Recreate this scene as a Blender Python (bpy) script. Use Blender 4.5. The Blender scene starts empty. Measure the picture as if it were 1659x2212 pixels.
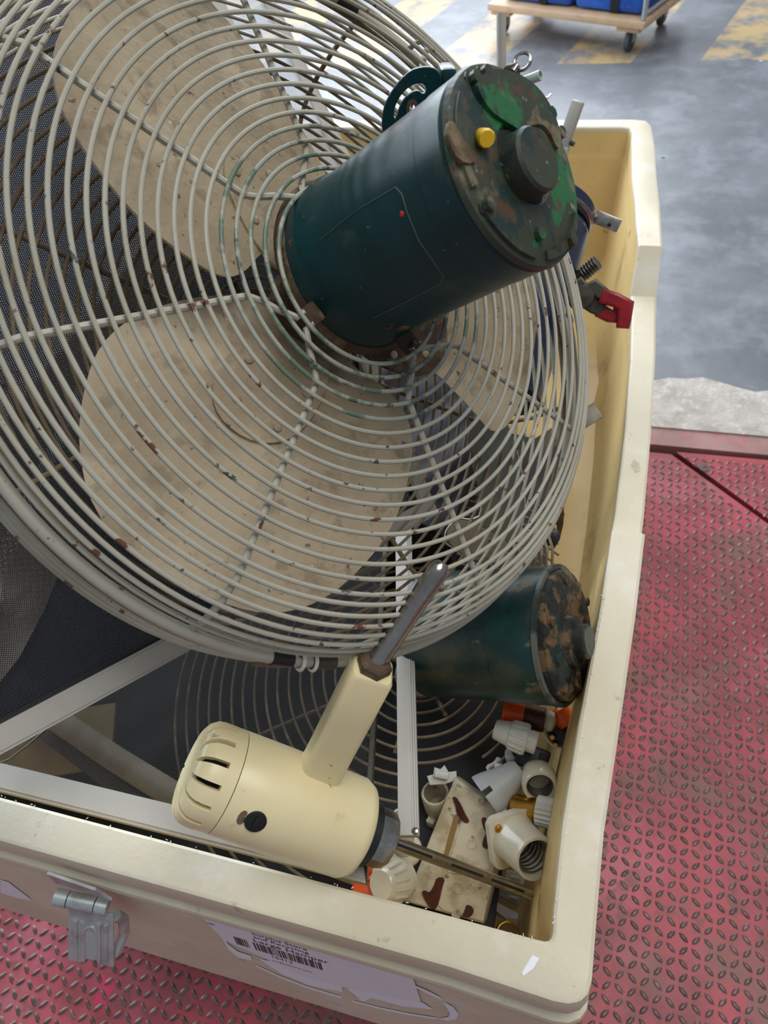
import bpy, bmesh, math, random
from mathutils import Matrix, Vector as V
random.seed(7)
S = bpy.context.scene
COL = S.collection
PI = math.pi
# ------------------------------------------------------------ camera
PW, PH, FP = 1659., 2212., 1580.
CX, CY = PW/2, PH/2
CAM = V((0, 0, 1.47))
_z = -V((230, 1280, FP)).normalized()
_y = V((668, -(230*668+FP*FP)/1280, FP)).normalized(); _y = (_y-_z*_y.dot(_z)).normalized()
_x = _y.cross(_z)
RW = Matrix((_x, _y, _z))                      # image (right, down, forward) -> world
cd = bpy.data.cameras.new('camera'); cam = bpy.data.objects.new('camera', cd); COL.objects.link(cam)
cd.sensor_fit = 'VERTICAL'; cd.sensor_height = 36; cd.lens = 36*FP/PH; cd.clip_start = .02; cd.clip_end = 200
m3 = Matrix((RW@V((1, 0, 0)), RW@V((0, -1, 0)), RW@V((0, 0, -1)))).transposed()
cam.matrix_world = Matrix.Translation(CAM) @ m3.to_4x4()
S.camera = cam
cd.dof.use_dof = True; cd.dof.focus_distance = .72; cd.dof.aperture_fstop = 9.0
# ------------------------------------------------------------ light
w = bpy.data.worlds.new('hall_light'); S.world = w; w.use_nodes = True
w.node_tree.nodes['Background'].inputs[0].default_value = (.80, .88, 1.0, 1)
w.node_tree.nodes['Background'].inputs[1].default_value = .27
def area(name, loc, to, sx, sy, power, col):
    l = bpy.data.lights.new(name, 'AREA'); l.shape = 'RECTANGLE'; l.size = sx; l.size_y = sy; l.energy = power; l.color = col
    o = bpy.data.objects.new(name, l); COL.objects.link(o); o.location = loc
    o.rotation_euler = (V(to)-V(loc)).to_track_quat('-Z', 'Y').to_euler()
    return o
area('door_daylight', (-2.2, 6.6, 3.0), (-.2, 1.2, .4), 5.5, 4.0, 400, (.87, .93, 1.0))
area('side_sheen_light', (-5.0, 2.6, 2.3), (-.2, .6, .7), 4.2, 3.6, 230, (.80, .90, 1.0))  # unseen light on the left, added for the blue sheen on the motors
area('overhead_fill', (1.0, .9, 4.3), (-.3, .6, .7), 2.6, 2.0, 78, (1.0, .97, .92))  # added overhead fill, placed for the shading of the heap
S.view_settings.view_transform = 'Standard'; S.view_settings.look = 'None'
S.view_settings.gamma = 1; S.view_settings.use_curve_mapping = False; S.view_settings.exposure = .28
# ------------------------------------------------------------ helpers
def ray(x, y): return (RW @ V((x-CX, y-CY, FP))).normalized()
def U(x, y, z):                                # photo point -> world point at height z
    d = ray(x, y); return CAM + d*((z-CAM.z)/d.z)
def D(x, y, dep): return CAM + RW @ V(((x-CX)/FP*dep, (y-CY)/FP*dep, dep))
def onp(x, y, p, n): d = ray(x, y); return CAM + d*((V(p)-CAM).dot(n)/d.dot(n))
def fr(o, z, x=None):                          # frame with its Z along z
    z = V(z).normalized(); x = V(x) if x is not None else (V((1, 0, 0)) if abs(z.x) < .8 else V((0, 1, 0)))
    x = (x-z*x.dot(z)).normalized(); y = z.cross(x); o = V(o)
    return Matrix(((x.x, y.x, z.x, o.x), (x.y, y.y, z.y, o.y), (x.z, y.z, z.z, o.z), (0, 0, 0, 1)))
T = Matrix.Translation
def RZ(a): return Matrix.Rotation(a, 4, 'Z')
def RX(a): return Matrix.Rotation(a, 4, 'X')
def RY(a): return Matrix.Rotation(a, 4, 'Y')
I4 = Matrix.Identity(4)
def lin(c): return tuple(((x/255)/12.92 if x/255 <= .04045 else ((x/255+.055)/1.055)**2.4) for x in c)
# materials: base colour plus layers of noise-masked colours (r,g,b as seen, scale, threshold, softness, amount)
def pm(name, base, layers=(), rough=.5, metal=0., bump=0., bscale=60., spec=.5, coat=0., rvar=0.):
    m = bpy.data.materials.new(name); m.use_nodes = True; nt = m.node_tree; N = nt.nodes; L = nt.links
    b = N['Principled BSDF']; b.inputs['Roughness'].default_value = rough; b.inputs['Metallic'].default_value = metal
    b.inputs['Specular IOR Level'].default_value = spec
    if coat: b.inputs['Coat Weight'].default_value = coat; b.inputs['Coat Roughness'].default_value = .15
    tc = N.new('ShaderNodeTexCoord'); cur = None
    rgb = N.new('ShaderNodeRGB'); rgb.outputs[0].default_value = (*lin(base), 1); cur = rgb.outputs[0]; last = None
    for k, (c, sc, th, so, am) in enumerate(layers):
        nz = N.new('ShaderNodeTexNoise'); nz.inputs['Scale'].default_value = sc; nz.inputs['Detail'].default_value = 6; nz.inputs['Roughness'].default_value = .62
        mp = N.new('ShaderNodeMapping'); mp.inputs['Location'].default_value = (k*3.7, k*1.3, k*2.1)
        L.new(tc.outputs['Object'], mp.inputs['Vector']); L.new(mp.outputs[0], nz.inputs['Vector'])
        mr = N.new('ShaderNodeMapRange'); mr.inputs['From Min'].default_value = th-so; mr.inputs['From Max'].default_value = th+so
        mr.inputs['To Max'].default_value = am; L.new(nz.outputs[0], mr.inputs['Value'])
        mx = N.new('ShaderNodeMix'); mx.data_type = 'RGBA'; L.new(mr.outputs[0], mx.inputs[0]); L.new(cur, mx.inputs[6])
        mx.inputs[7].default_value = (*lin(c), 1); cur = mx.outputs[2]; last = mr
    L.new(cur, b.inputs['Base Color'])
    if rvar and last:
        ad = N.new('ShaderNodeMath'); ad.operation = 'MULTIPLY_ADD'; ad.inputs[1].default_value = rvar; ad.inputs[2].default_value = rough
        L.new(last.outputs[0], ad.inputs[0]); L.new(ad.outputs[0], b.inputs['Roughness'])
    if bump:
        nz = N.new('ShaderNodeTexNoise'); nz.inputs['Scale'].default_value = bscale; nz.inputs['Detail'].default_value = 5
        L.new(tc.outputs['Object'], nz.inputs['Vector'])
        bp = N.new('ShaderNodeBump'); bp.inputs['Strength'].default_value = bump; bp.inputs['Distance'].default_value = .002
        L.new(nz.outputs[0], bp.inputs['Height']); L.new(bp.outputs[0], b.inputs['Normal'])
    return m
def mesh_mat(name, col, pitch, width, rough=.4):   # woven fly screen: real gaps between the strands
    m = bpy.data.materials.new(name); m.use_nodes = True; nt = m.node_tree; N = nt.nodes; L = nt.links
    b = N['Principled BSDF']; b.inputs['Base Color'].default_value = (*lin(col), 1); b.inputs['Roughness'].default_value = rough
    tc = N.new('ShaderNodeTexCoord'); sp = N.new('ShaderNodeSeparateXYZ'); L.new(tc.outputs['Object'], sp.inputs[0]); outs = []
    for ax in (0, 1):
        a = N.new('ShaderNodeMath'); a.operation = 'MULTIPLY'; a.inputs[1].default_value = 1/pitch; L.new(sp.outputs[ax], a.inputs[0])
        f = N.new('ShaderNodeMath'); f.operation = 'FRACT'; L.new(a.outputs[0], f.inputs[0])
        g = N.new('ShaderNodeMath'); g.operation = 'LESS_THAN'; g.inputs[1].default_value = width; L.new(f.outputs[0], g.inputs[0]); outs.append(g)
    mx = N.new('ShaderNodeMath'); mx.operation = 'MAXIMUM'; L.new(outs[0].outputs[0], mx.inputs[0]); L.new(outs[1].outputs[0], mx.inputs[1])
    L.new(mx.outputs[0], b.inputs['Alpha'])
    nz = N.new('ShaderNodeTexNoise'); nz.inputs['Scale'].default_value = 7; nz.inputs['Detail'].default_value = 4; L.new(tc.outputs['Object'], nz.inputs['Vector'])
    cr_ = N.new('ShaderNodeMix'); cr_.data_type = 'RGBA'; mr = N.new('ShaderNodeMapRange'); mr.inputs['From Min'].default_value = .38; mr.inputs['From Max'].default_value = .62
    L.new(nz.outputs[0], mr.inputs['Value']); L.new(mr.outputs[0], cr_.inputs[0])
    c_ = lin(col); cr_.inputs[6].default_value = (c_[0]*.55, c_[1]*.55, c_[2]*.55, 1); cr_.inputs[7].default_value = (*c_, 1); L.new(cr_.outputs[2], b.inputs['Base Color'])  # uneven tone paints bands of glare into the strand colour
    if width > .6:                                 # dense weave: rounded strands catch the light
        wv = N.new('ShaderNodeMath'); wv.operation = 'ADD'; sn = []
        for ax in (0, 1):
            a = N.new('ShaderNodeMath'); a.operation = 'MULTIPLY'; a.inputs[1].default_value = 2*PI/pitch; L.new(sp.outputs[ax], a.inputs[0])
            q = N.new('ShaderNodeMath'); q.operation = 'SINE'; L.new(a.outputs[0], q.inputs[0]); L.new(q.outputs[0], wv.inputs[ax])
        bp = N.new('ShaderNodeBump'); bp.inputs['Strength'].default_value = .8; bp.inputs['Distance'].default_value = .0005
        L.new(wv.outputs[0], bp.inputs['Height']); L.new(bp.outputs[0], b.inputs['Normal'])
    return m
WM = {}
def wm(o): return WM.get(o.name, I4) if o is not None else I4
class MB:
    def __init__(s): s.v = []; s.f = []
    def add(s, vs, fs, M=None):
        k = len(s.v); s.v += [(M @ V(p)) if M is not None else V(p) for p in vs]; s.f += [tuple(i+k for i in f) for f in fs]; return s
    def box(s, M, x, y, z, bev=0.):
        if not bev:
            vs = [(i*x/2, j*y/2, k*z/2) for k in (-1, 1) for j in (-1, 1) for i in (-1, 1)]
            return s.add(vs, [(0, 2, 3, 1), (4, 5, 7, 6), (0, 1, 5, 4), (2, 6, 7, 3), (0, 4, 6, 2), (1, 3, 7, 5)], M)
        bm = bmesh.new(); bmesh.ops.create_cube(bm, size=1)
        for q in bm.verts: q.co = V((q.co.x*x, q.co.y*y, q.co.z*z))
        bmesh.ops.bevel(bm, geom=bm.edges[:], offset=bev, segments=2, affect='EDGES', profile=.5)
        bm.verts.index_update(); s.add([q.co.copy() for q in bm.verts], [[q.index for q in f.verts] for f in bm.faces], M); bm.free(); return s
    def lathe(s, M, prof, n=32, a0=0., a1=2*PI, flat=None):   # prof: (radius, height); open ends are closed by the axis or by end faces
        full = abs(a1-a0-2*PI) < 1e-6; m = n if full else n+1; vs = []; fs = []
        for r, h in prof:
            for i in range(m):
                a = a0+(a1-a0)*i/n; vs.append((r*math.cos(a), r*math.sin(a), h))
        for j in range(len(prof)-1):
            for i in range(n):
                i2 = (i+1) % m; fs.append((j*m+i, j*m+i2, (j+1)*m+i2, (j+1)*m+i))
        if not full:
            P = len(prof); fs.append(tuple(j*m for j in range(P))); fs.append(tuple(j*m+n for j in reversed(range(P))))
        return s.add(vs, fs, M)
    def cyl(s, M, r, h, n=24, r2=None, bev=0.):              # base at origin, along +Z
        r2 = r if r2 is None else r2
        pr = [(0, 0), (r-bev, 0)] + ([(r, bev), (r2, h-bev)] if bev else [(r2 if 0 else r, 0), (r2, h)]) + [(r2-bev, h), (0, h)]
        return s.lathe(M, pr, n)
    def tube(s, pts, r, n=8, closed=False, cap=True, rs=None):
        pts = [V(p) for p in pts]; m = len(pts); up = None; k = len(s.v)
        for i, p in enumerate(pts):
            a = pts[i-1] if (i or closed) else p; b = pts[(i+1) % m] if (i < m-1 or closed) else p
            t = (b-a).normalized()
            if up is None: up = t.orthogonal().normalized()
            up = (up-t*up.dot(t)).normalized(); q = t.cross(up); rr = rs[i] if rs else r
            for j in range(n): s.v.append(p+(up*math.cos(2*PI*j/n)+q*math.sin(2*PI*j/n))*rr)
        sh = 0
        if closed:   # line up the last ring with the first
            best = min(range(n), key=lambda c: sum((s.v[k+(m-1)*n+j]-s.v[k+(j+c) % n]).length for j in range(n))); sh = best
        for i in range(m if closed else m-1):
            i2 = (i+1) % m; c = sh if i2 == 0 else 0
            for j in range(n):
                s.f.append((k+i*n+j, k+i*n+(j+1) % n, k+i2*n+(j+1+c) % n, k+i2*n+(j+c) % n))
        if cap and not closed: s.f.append(tuple(k+j for j in reversed(range(n)))); s.f.append(tuple(k+(m-1)*n+j for j in range(n)))
        return s
    def circ(s, M, r, w, n=112, k=8): return s.tube([M @ V((r*math.cos(2*PI*i/n), r*math.sin(2*PI*i/n), 0)) for i in range(n)], w, k, closed=True)
    def prism(s, M, poly, h, z0=0.):
        n = len(poly); vs = [(p[0], p[1], z0) for p in poly]+[(p[0], p[1], z0+h) for p in poly]
        return s.add(vs, [tuple(reversed(range(n))), tuple(range(n, 2*n))]+[(i, (i+1) % n, n+(i+1) % n, n+i) for i in range(n)], M)
    def build(s, name, mat, parent=None, world=True, ang=38, kind=None, label=None):
        me = bpy.data.meshes.new(name); W = wm(parent).inverted() if (world and parent is not None) else None
        me.from_pydata([W @ p if W is not None else p for p in s.v], [], s.f); me.update()
        bm = bmesh.new(); bm.from_mesh(me); bmesh.ops.recalc_face_normals(bm, faces=bm.faces[:]); bm.to_mesh(me); bm.free()
        me.materials.append(mat)
        if ang: me.shade_smooth(); me.set_sharp_from_angle(angle=math.radians(ang))
        return link(name, me, parent, kind, label)
def link(name, me, parent=None, kind=None, label=None):
    o = bpy.data.objects.new(name, me); COL.objects.link(o)
    if parent is not None: o.parent = parent; WM[o.name] = wm(parent)
    if kind: o['kind'] = kind
    if label: o['label'] = label
    return o
def plate(name, M, outline, holes, th, mat, parent=None, bev=0., world=True, label=None):   # flat plate with holes
    cu = bpy.data.curves.new(name, 'CURVE'); cu.dimensions = '2D'; cu.fill_mode = 'BOTH'; cu.extrude = th/2-bev; cu.bevel_depth = bev; cu.bevel_resolution = 1
    for pl in [outline]+list(holes):
        sp = cu.splines.new('POLY'); sp.points.add(len(pl)-1); sp.use_cyclic_u = True
        for q, p in zip(sp.points, pl): q.co = (p[0], p[1], 0, 1)
    t = bpy.data.objects.new(name, cu); me = bpy.data.meshes.new_from_object(t); bpy.data.objects.remove(t); bpy.data.curves.remove(cu)
    W = (wm(parent).inverted() @ M) if (world and parent is not None) else M
    me.transform(W); me.materials.clear(); me.materials.append(mat); me.name = name
    me.shade_smooth(); me.set_sharp_from_angle(angle=math.radians(38))
    return link(name, me, parent, None, label)
def text_mesh(txt, size, M):
    cu = bpy.data.curves.new('t', 'FONT'); cu.body = txt; cu.size = size; cu.resolution_u = 3
    t = bpy.data.objects.new('t', cu); me = bpy.data.meshes.new_from_object(t); bpy.data.objects.remove(t); bpy.data.curves.remove(cu)
    r = ([M @ q.co for q in me.vertices], [tuple(p.vertices) for p in me.polygons]); bpy.data.meshes.remove(me); return r
def thing(name, label, cat, M=I4, group=None):
    o = bpy.data.objects.new(name, None); COL.objects.link(o); o.empty_display_size = .02
    if not isinstance(M, Matrix): M = T(V(M))
    o.matrix_world = M; WM[o.name] = M.copy()
    return tag(o, label, cat, group)
def tag(o, label, cat, group=None):
    o['label'] = label; o['category'] = cat
    if group: o['group'] = group
    return o
def ngon(n, r, a=0.): return [(r*math.cos(a+2*PI*i/n), r*math.sin(a+2*PI*i/n)) for i in range(n)]
def arc2(c, r, a, b, n=10): return [(c[0]+r*math.cos(a+(b-a)*i/n), c[1]+r*math.sin(a+(b-a)*i/n)) for i in range(n+1)]
def smooth(pts, it=2):                                      # Chaikin on a closed outline
    for _ in range(it):
        q = []
        for i, p in enumerate(pts):
            n = pts[(i+1) % len(pts)]; q += [(p[0]*.75+n[0]*.25, p[1]*.75+n[1]*.25), (p[0]*.25+n[0]*.75, p[1]*.25+n[1]*.75)]
        pts = q
    return pts
# ------------------------------------------------------------ materials
M_tub = pm('bleached_beige_plastic', (217, 209, 186), [((200, 189, 160), 3, .53, .09, .6), ((144, 132, 108), 30, .665, .025, .5), ((228, 224, 212), 12, .60, .07, .5)], .5, bump=.15, bscale=220)
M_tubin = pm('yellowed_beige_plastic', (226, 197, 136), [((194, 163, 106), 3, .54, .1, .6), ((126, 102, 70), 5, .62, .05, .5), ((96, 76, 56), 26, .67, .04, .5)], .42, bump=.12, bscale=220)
M_cage = pm('grey_paint_wire', (172, 169, 154), [((142, 134, 114), 8, .55, .1, .6), ((96, 52, 34), 44, .645, .012, .95), ((30, 58, 52), 50, .67, .012, .9)], .42)
M_cagein = pm('greened_wire', (156, 158, 144), [((70, 100, 80), 22, .54, .03, .8), ((32, 54, 50), 31, .59, .02, .8), ((150, 130, 100), 14, .60, .05, .5)], .45)
M_cageb = pm('dusty_brown_wire', (124, 110, 88), [((92, 70, 50), 10, .53, .08, .8), ((156, 146, 124), 26, .60, .05, .6)], .8)
M_blade = pm('dusty_blade', (182, 166, 138), [((150, 132, 104), 5, .50, .07, .75), ((206, 190, 160), 9, .58, .06, .6), ((120, 102, 78), 34, .60, .05, .55), ((74, 58, 42), 95, .665, .02, .8), ((240, 232, 212), 120, .715, .02, .8)], .55, bump=.45, bscale=160, spec=.5)
M_motor = pm('dark_green_enamel', (5, 58, 62), [((3, 40, 44), 6, .5, .08, .8), ((74, 82, 68), 17, .635, .06, .5), ((22, 100, 66), 12, .665, .015, .8), ((116, 70, 44), 30, .69, .015, .8), ((140, 146, 140), 160, .70, .02, .6)], .33, bump=.12, bscale=70, spec=.4, rvar=.25)
M_motor2 = pm('dusty_green_enamel', (8, 50, 48), [((5, 30, 30), 8, .5, .08, .7), ((84, 78, 60), 9, .59, .06, .5), ((24, 70, 60), 12, .60, .05, .5), ((128, 112, 84), 30, .66, .03, .6)], .34, bump=.2, bscale=90, rvar=.3)
M_endcap = pm('chipped_green_cap', (50, 56, 42), [((28, 98, 52), 17, .55, .015, .95), ((112, 104, 80), 21, .585, .03, .85), ((18, 42, 42), 24, .57, .025, .9), ((80, 56, 36), 38, .60, .03, .8), ((160, 150, 128), 80, .68, .02, .7)], .5, bump=.5, bscale=80)
M_endcap2 = pm('grimy_cap', (32, 32, 24), [((110, 84, 54), 26, .52, .04, .9), ((12, 44, 40), 19, .585, .03, .85), ((18, 14, 10), 44, .57, .03, .9)], .7, bump=1.0, bscale=70)
M_rust = pm('rusty_steel', (84, 66, 48), [((54, 38, 26), 30, .5, .1, .8), ((128, 112, 86), 40, .58, .06, .7)], .85, bump=.5, bscale=120)
M_dark = pm('black_gap', (12, 12, 12), rough=.8)
M_yellow = pm('yellow_wire_nut', (224, 180, 24), [((40, 34, 24), 60, .58, .04, .9)], .4)
M_red = pm('red_grip', (150, 22, 28), [((110, 14, 20), 40, .55, .1, .6)], .35)
M_steel = pm('worn_steel', (158, 155, 149), [((112, 106, 98), 30, .55, .1, .6), ((190, 188, 182), 60, .62, .08, .5)], .24, metal=.95, bump=.1, bscale=200)
M_dsteel = pm('dark_steel', (92, 88, 80), [((60, 54, 46), 30, .55, .1, .6)], .45, metal=.8)
M_galv = pm('galvanised', (186, 194, 196), [((140, 144, 142), 34, .55, .1, .7), ((160, 142, 112), 44, .66, .04, .5)], .36, metal=.55)
M_cream = pm('cream_enamel', (233, 219, 174), [((222, 202, 150), 5, .55, .12, .5), ((112, 90, 52), 46, .685, .02, .7), ((190, 162, 104), 20, .67, .03, .45)], .36, coat=.1)
M_alu = pm('white_aluminium', (178, 174, 165), [((160, 154, 144), 8, .55, .12, .6)], .5, metal=.05)
M_rubber = pm('black_rubber', (22, 22, 24), rough=.6)
M_mdark = mesh_mat('dark_fly_mesh', (56, 59, 68), .0021, .78, .35)
M_mwhite = mesh_mat('pale_fly_mesh', (214, 218, 226), .0016, .46)
M_mgrey = mesh_mat('grey_fly_mesh', (104, 98, 88), .0016, .36)
M_porc = pm('glazed_porcelain', (206, 200, 182), [((184, 176, 152), 20, .56, .1, .5), ((120, 100, 66), 60, .72, .03, .5)], .18, coat=.4)
M_porcd = pm('dirty_porcelain', (194, 184, 160), [((150, 132, 98), 20, .53, .06, .75), ((80, 60, 38), 40, .61, .03, .8)], .32, bump=.15, bscale=120)
M_pitch = pm('brown_pitch', (74, 30, 22), [((50, 18, 14), 60, .5, .1, .7)], .3)
M_plasw = pm('white_plastic', (204, 204, 198), [((178, 174, 162), 24, .56, .1, .5)], .4)
M_plasg = pm('grey_plastic', (158, 160, 160), [((140, 140, 138), 18, .56, .1, .5)], .5)
M_orange = pm('orange_plastic', (232, 92, 20), [((200, 70, 14), 40, .55, .1, .5)], .35)
M_brown = pm('brown_plastic', (86, 44, 20), [((60, 28, 14), 40, .55, .1, .5)], .4)
M_brass = pm('brass', (196, 150, 66), [((150, 108, 44), 40, .55, .1, .6)], .3, metal=1.)
M_black = pm('black_plastic', (20, 20, 22), rough=.45)
M_navy = pm('navy_enamel', (18, 30, 58), [((10, 18, 36), 10, .55, .1, .7), ((110, 100, 90), 50, .76, .02, .5)], .3, coat=.2)
M_grey = pm('grey_sheet', (118, 120, 112), [((140, 128, 106), 8, .55, .1, .7), ((90, 90, 84), 20, .6, .08, .5)], .4, metal=.35)
M_wood = pm('pale_wood', (206, 176, 142), [((186, 150, 116), 14, .55, .1, .6)], .6)
M_blue = pm('blue_wrap', (30, 92, 186), [((16, 60, 140), 12, .52, .1, .6), ((140, 180, 225), 30, .68, .05, .5)], .25)
M_tire = pm('grey_tyre', (64, 66, 72), rough=.6)
M_card = pm('cardboard', (160, 138, 96), [((130, 108, 70), 12, .55, .1, .6)], .8)
M_ink = pm('black_ink', (24, 24, 28), rough=.6)
M_sticker = pm('sticker_paper', (226, 229, 236), [((206, 210, 220), 20, .6, .1, .5)], .45)
M_whitep = pm('white_print', (232, 236, 244), rough=.5)
M_redplate = pm('red_deck_paint', (180, 74, 84), [((140, 62, 66), 4, .49, .07, .85), ((128, 92, 80), 5, .545, .06, .85), ((206, 112, 126), 2.2, .60, .07, .6), ((100, 76, 66), 20, .595, .04, .6), ((222, 40, 90), 6, .69, .02, .7)], .50, bump=.2, bscale=90)
M_lug = pm('worn_lug', (112, 88, 86), [((150, 120, 120), 30, .56, .1, .6), ((74, 60, 58), 22, .55, .1, .6)], .38, metal=.35)
M_strip = pm('faded_red_steel', (166, 128, 124), [((140, 106, 100), 10, .52, .1, .7), ((172, 92, 94), 16, .6, .08, .6)], .6)
M_patch = pm('broken_concrete', (186, 180, 172), [((160, 152, 142), 18, .52, .1, .8), ((214, 210, 204), 40, .6, .08, .6)], .9, bump=1., bscale=110)
def floor_mat():
    m = pm('hall_concrete', (116, 119, 124), [((96, 99, 104), 2.2, .5, .10, .8), ((142, 146, 154), 7, .56, .10, .6), ((92, 95, 101), 13, .62, .07, .4), ((206, 210, 216), 45, .76, .02, .6)], .36, bump=.2, bscale=40, rvar=.0)
    nt = m.node_tree; N = nt.nodes; L = nt.links; b = N['Principled BSDF']; prev = b.inputs['Base Color'].links[0].from_socket
    tc = N.new('ShaderNodeTexCoord'); sp = N.new('ShaderNodeSeparateXYZ'); L.new(tc.outputs['Object'], sp.inputs[0])
    def ma(op, a, bb, c=None):
        n = N.new('ShaderNodeMath'); n.operation = op
        for i, q in enumerate((a, bb, c)):
            if q is None: continue
            if isinstance(q, (int, float)): n.inputs[i].default_value = q
            else: L.new(q, n.inputs[i])
        return n.outputs[0]
    X, Y = sp.outputs[0], sp.outputs[1]
    # yellow hazard stripes painted across a band of the floor
    per, slope = .650, .30
    s = ma('SUBTRACT', X, ma('MULTIPLY', ma('SUBTRACT', Y, 3.99), slope)); s = ma('ADD', s, .965+10*per)
    fx = ma('FRACT', ma('DIVIDE', s, per), 0)
    st = ma('LESS_THAN', fx, .53)
    nz = N.new('ShaderNodeTexNoise'); nz.inputs['Scale'].default_value = 5; nz.inputs['Detail'].default_value = 8; nz.inputs['Roughness'].default_value = .7
    L.new(tc.outputs['Object'], nz.inputs['Vector'])
    edge = ma('GREATER_THAN', Y, ma('MULTIPLY_ADD', nz.outputs[0], .05, 3.93))
    mr = N.new('ShaderNodeMapRange'); mr.inputs['From Min'].default_value = .40; mr.inputs['From Max'].default_value = .56; mr.inputs['To Max'].default_value = .85
    L.new(ma('SUBTRACT', 1.0, nz.outputs[0]), mr.inputs['Value'])
    f = ma('MULTIPLY', ma('MULTIPLY', st, edge), mr.outputs[0])
    mx = N.new('ShaderNodeMix'); mx.data_type = 'RGBA'; L.new(f, mx.inputs[0]); L.new(prev, mx.inputs[6]); mx.inputs[7].default_value = (*lin((200, 170, 116)), 1)
    L.new(mx.outputs[2], b.inputs['Base Color'])
    return m
M_floor = floor_mat()
# ------------------------------------------------------------ setting: floor
fb = MB(); fb.box(T((0, 4.56, -.06)), 14, 6.1, .12); fb.box(T((0, 0, -.11)), 14, 6.1, .08); fb.build('floor', M_floor, kind='structure')
fb = MB()
random.seed(3)
top = [(-2.2+i*.045, 1.700+.028*math.sin(i*.83)+.02*math.sin(i*.31+2)+random.uniform(-.012, .012)-(0.09*max(0, (i*.045-2.62)))) for i in range(80)]
fb.prism(T((0, 0, -.05)), [(-2.2, 1.499), (1.4, 1.53)]+[p for p in reversed(top) if p[0] < 1.4], .058)
fb.build('floor_patch', M_patch, kind='structure', ang=30)
fb = MB(); fb.prism(T((0, 0, -.05)), [(-2.2, 1.436), (1.4, 1.466), (1.4, 1.530), (-2.2, 1.496)], .054)
fb.build('trim_1', M_strip, kind='structure', ang=30)
# chequer plate: two panels with an open joint, lugs raised on both
def yt(x): return 1.432+(x-.184)*.089-.004
j0, j1 = V((.242, 1.4345)), V((.52, 1.188)); jd = (j1-j0).normalized(); jn = V((-jd.y, jd.x))
far = j0+jd*1.3
pa = [(-2.2, -1.6), (1.5, -1.6), (far.x-jn.x*.002, far.y-jn.y*.002), (j0.x-jn.x*.002, j0.y-jn.y*.002-.003), (-2.2, 1.42)]
pb = [(far.x+jn.x*.002, far.y+jn.y*.002), (1.5, 1.46), (j0.x+jn.x*.002+.01, j0.y+.006)]
plate_a = MB(); plate_a.prism(T((0, 0, -.07)), pa, .07); plate_a = plate_a.build('floor_deck', M_redplate, kind='structure', ang=30)
plate_b = MB(); plate_b.prism(T((0, 0, -.07)), pb, .07); plate_b = plate_b.build('floor_deck', M_redplate, kind='structure', ang=30)
la, lb = MB(), MB(); P_ = .0200
for i in range(-112, 46):
    for j in range(-28, 78):
        x, y = i*P_+.1, j*P_; a = PI/4 if (i+j) % 2 else -PI/4
        if y > yt(x)-.016 or not (-2.15 < x < .95): continue
        side = (V((x, y))-j0).dot(jn)
        if abs(side) < .011 and x > .2: continue
        Q = T((x, y, 0)) @ RZ(a+.06); l, h = .0102, .0038
        vs = [(-l, 0, 0), (-l*.45, h, 0), (l*.45, h, 0), (l, 0, 0), (l*.45, -h, 0), (-l*.45, -h, 0)]
        vs = vs+[(p[0]*.72, p[1]*.5, .0018) for p in vs]
        (lb if (side > 0 and x > .2) else la).add(vs, [(6, 7, 8, 9, 10, 11)]+[(q, (q+1) % 6, 6+(q+1) % 6, 6+q) for q in range(6)], Q)
la.build('raised_tread', M_lug, plate_a, kind='stuff', ang=50); lb.build('raised_tread', M_lug, plate_b, kind='stuff', ang=50)
# ------------------------------------------------------------ the tub
H, DIP = .72, .66
tub = thing('plastic_tub', 'large beige moulded plastic tub heaped with old fans and electrical parts', 'tub', (-.43, .9, 0))
right = [(.150, .032, .070, H), (.226, .032, .071, H), (.33, .038, .079, H), (.472, .049, .089, H), (.590, .055, .095, H), (.600, .056, .096, DIP+.012), (.612, .058, .097, DIP), (.67, .062, .100, DIP), (.83, .066, .104, DIP), (1.0, .066, .105, DIP), (1.10, .063, .103, DIP), (1.165, .058, .102, DIP), (1.228, .060, .100, H), (1.30, .053, .096, H), (1.383, .047, .091, H), (1.466, .038, .084, H), (1.6, .031, .076, H)]
loop = []     # inner xy, outer xy, z, inward weight
XL = -.93
for x in (XL+.10, -.75, -.6, -.45, -.3, -.15, -.05): loop.append(((x, .124), (x, .085), H, 0.))
loop += [((.020, .1235), (.040, .0815), H, 0.), ((.0275, .1238), (.052, .0825), H, .1), ((.0310, .1250), (.0615, .0865), H, .3), ((.0328, .1275), (.0670, .0930), H, .5), ((.0335, .134), (.0695, .1035), H, .8)]
for y, xi, xo, z in right: loop.append(((xi, y), (xo, y), z, 1.))
loop += [((.028, 1.660), (.066, 1.69), H, 1.), ((.022, 1.674), (.055, 1.712), H, 1.), ((.006, 1.678), (.03, 1.717), H, 1.)]
for x in (-.1, -.3, -.5, -.7, XL+.12): loop.append(((x, 1.678), (x, 1.717), H, 1.))
loop += [((XL+.05, 1.67), (XL+.03, 1.71), H, 1.), ((XL+.04, 1.65), (XL+.0, 1.68), H, 1.)]
for y in (1.4, 1.1, .8, .5, .25): loop.append(((XL+.04, y), (XL, y), H, 1.))
loop += [((XL+.043, .15), (XL+.005, .11), H, .5), ((XL+.06, .126), (XL+.04, .087), H, 0.)]
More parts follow.
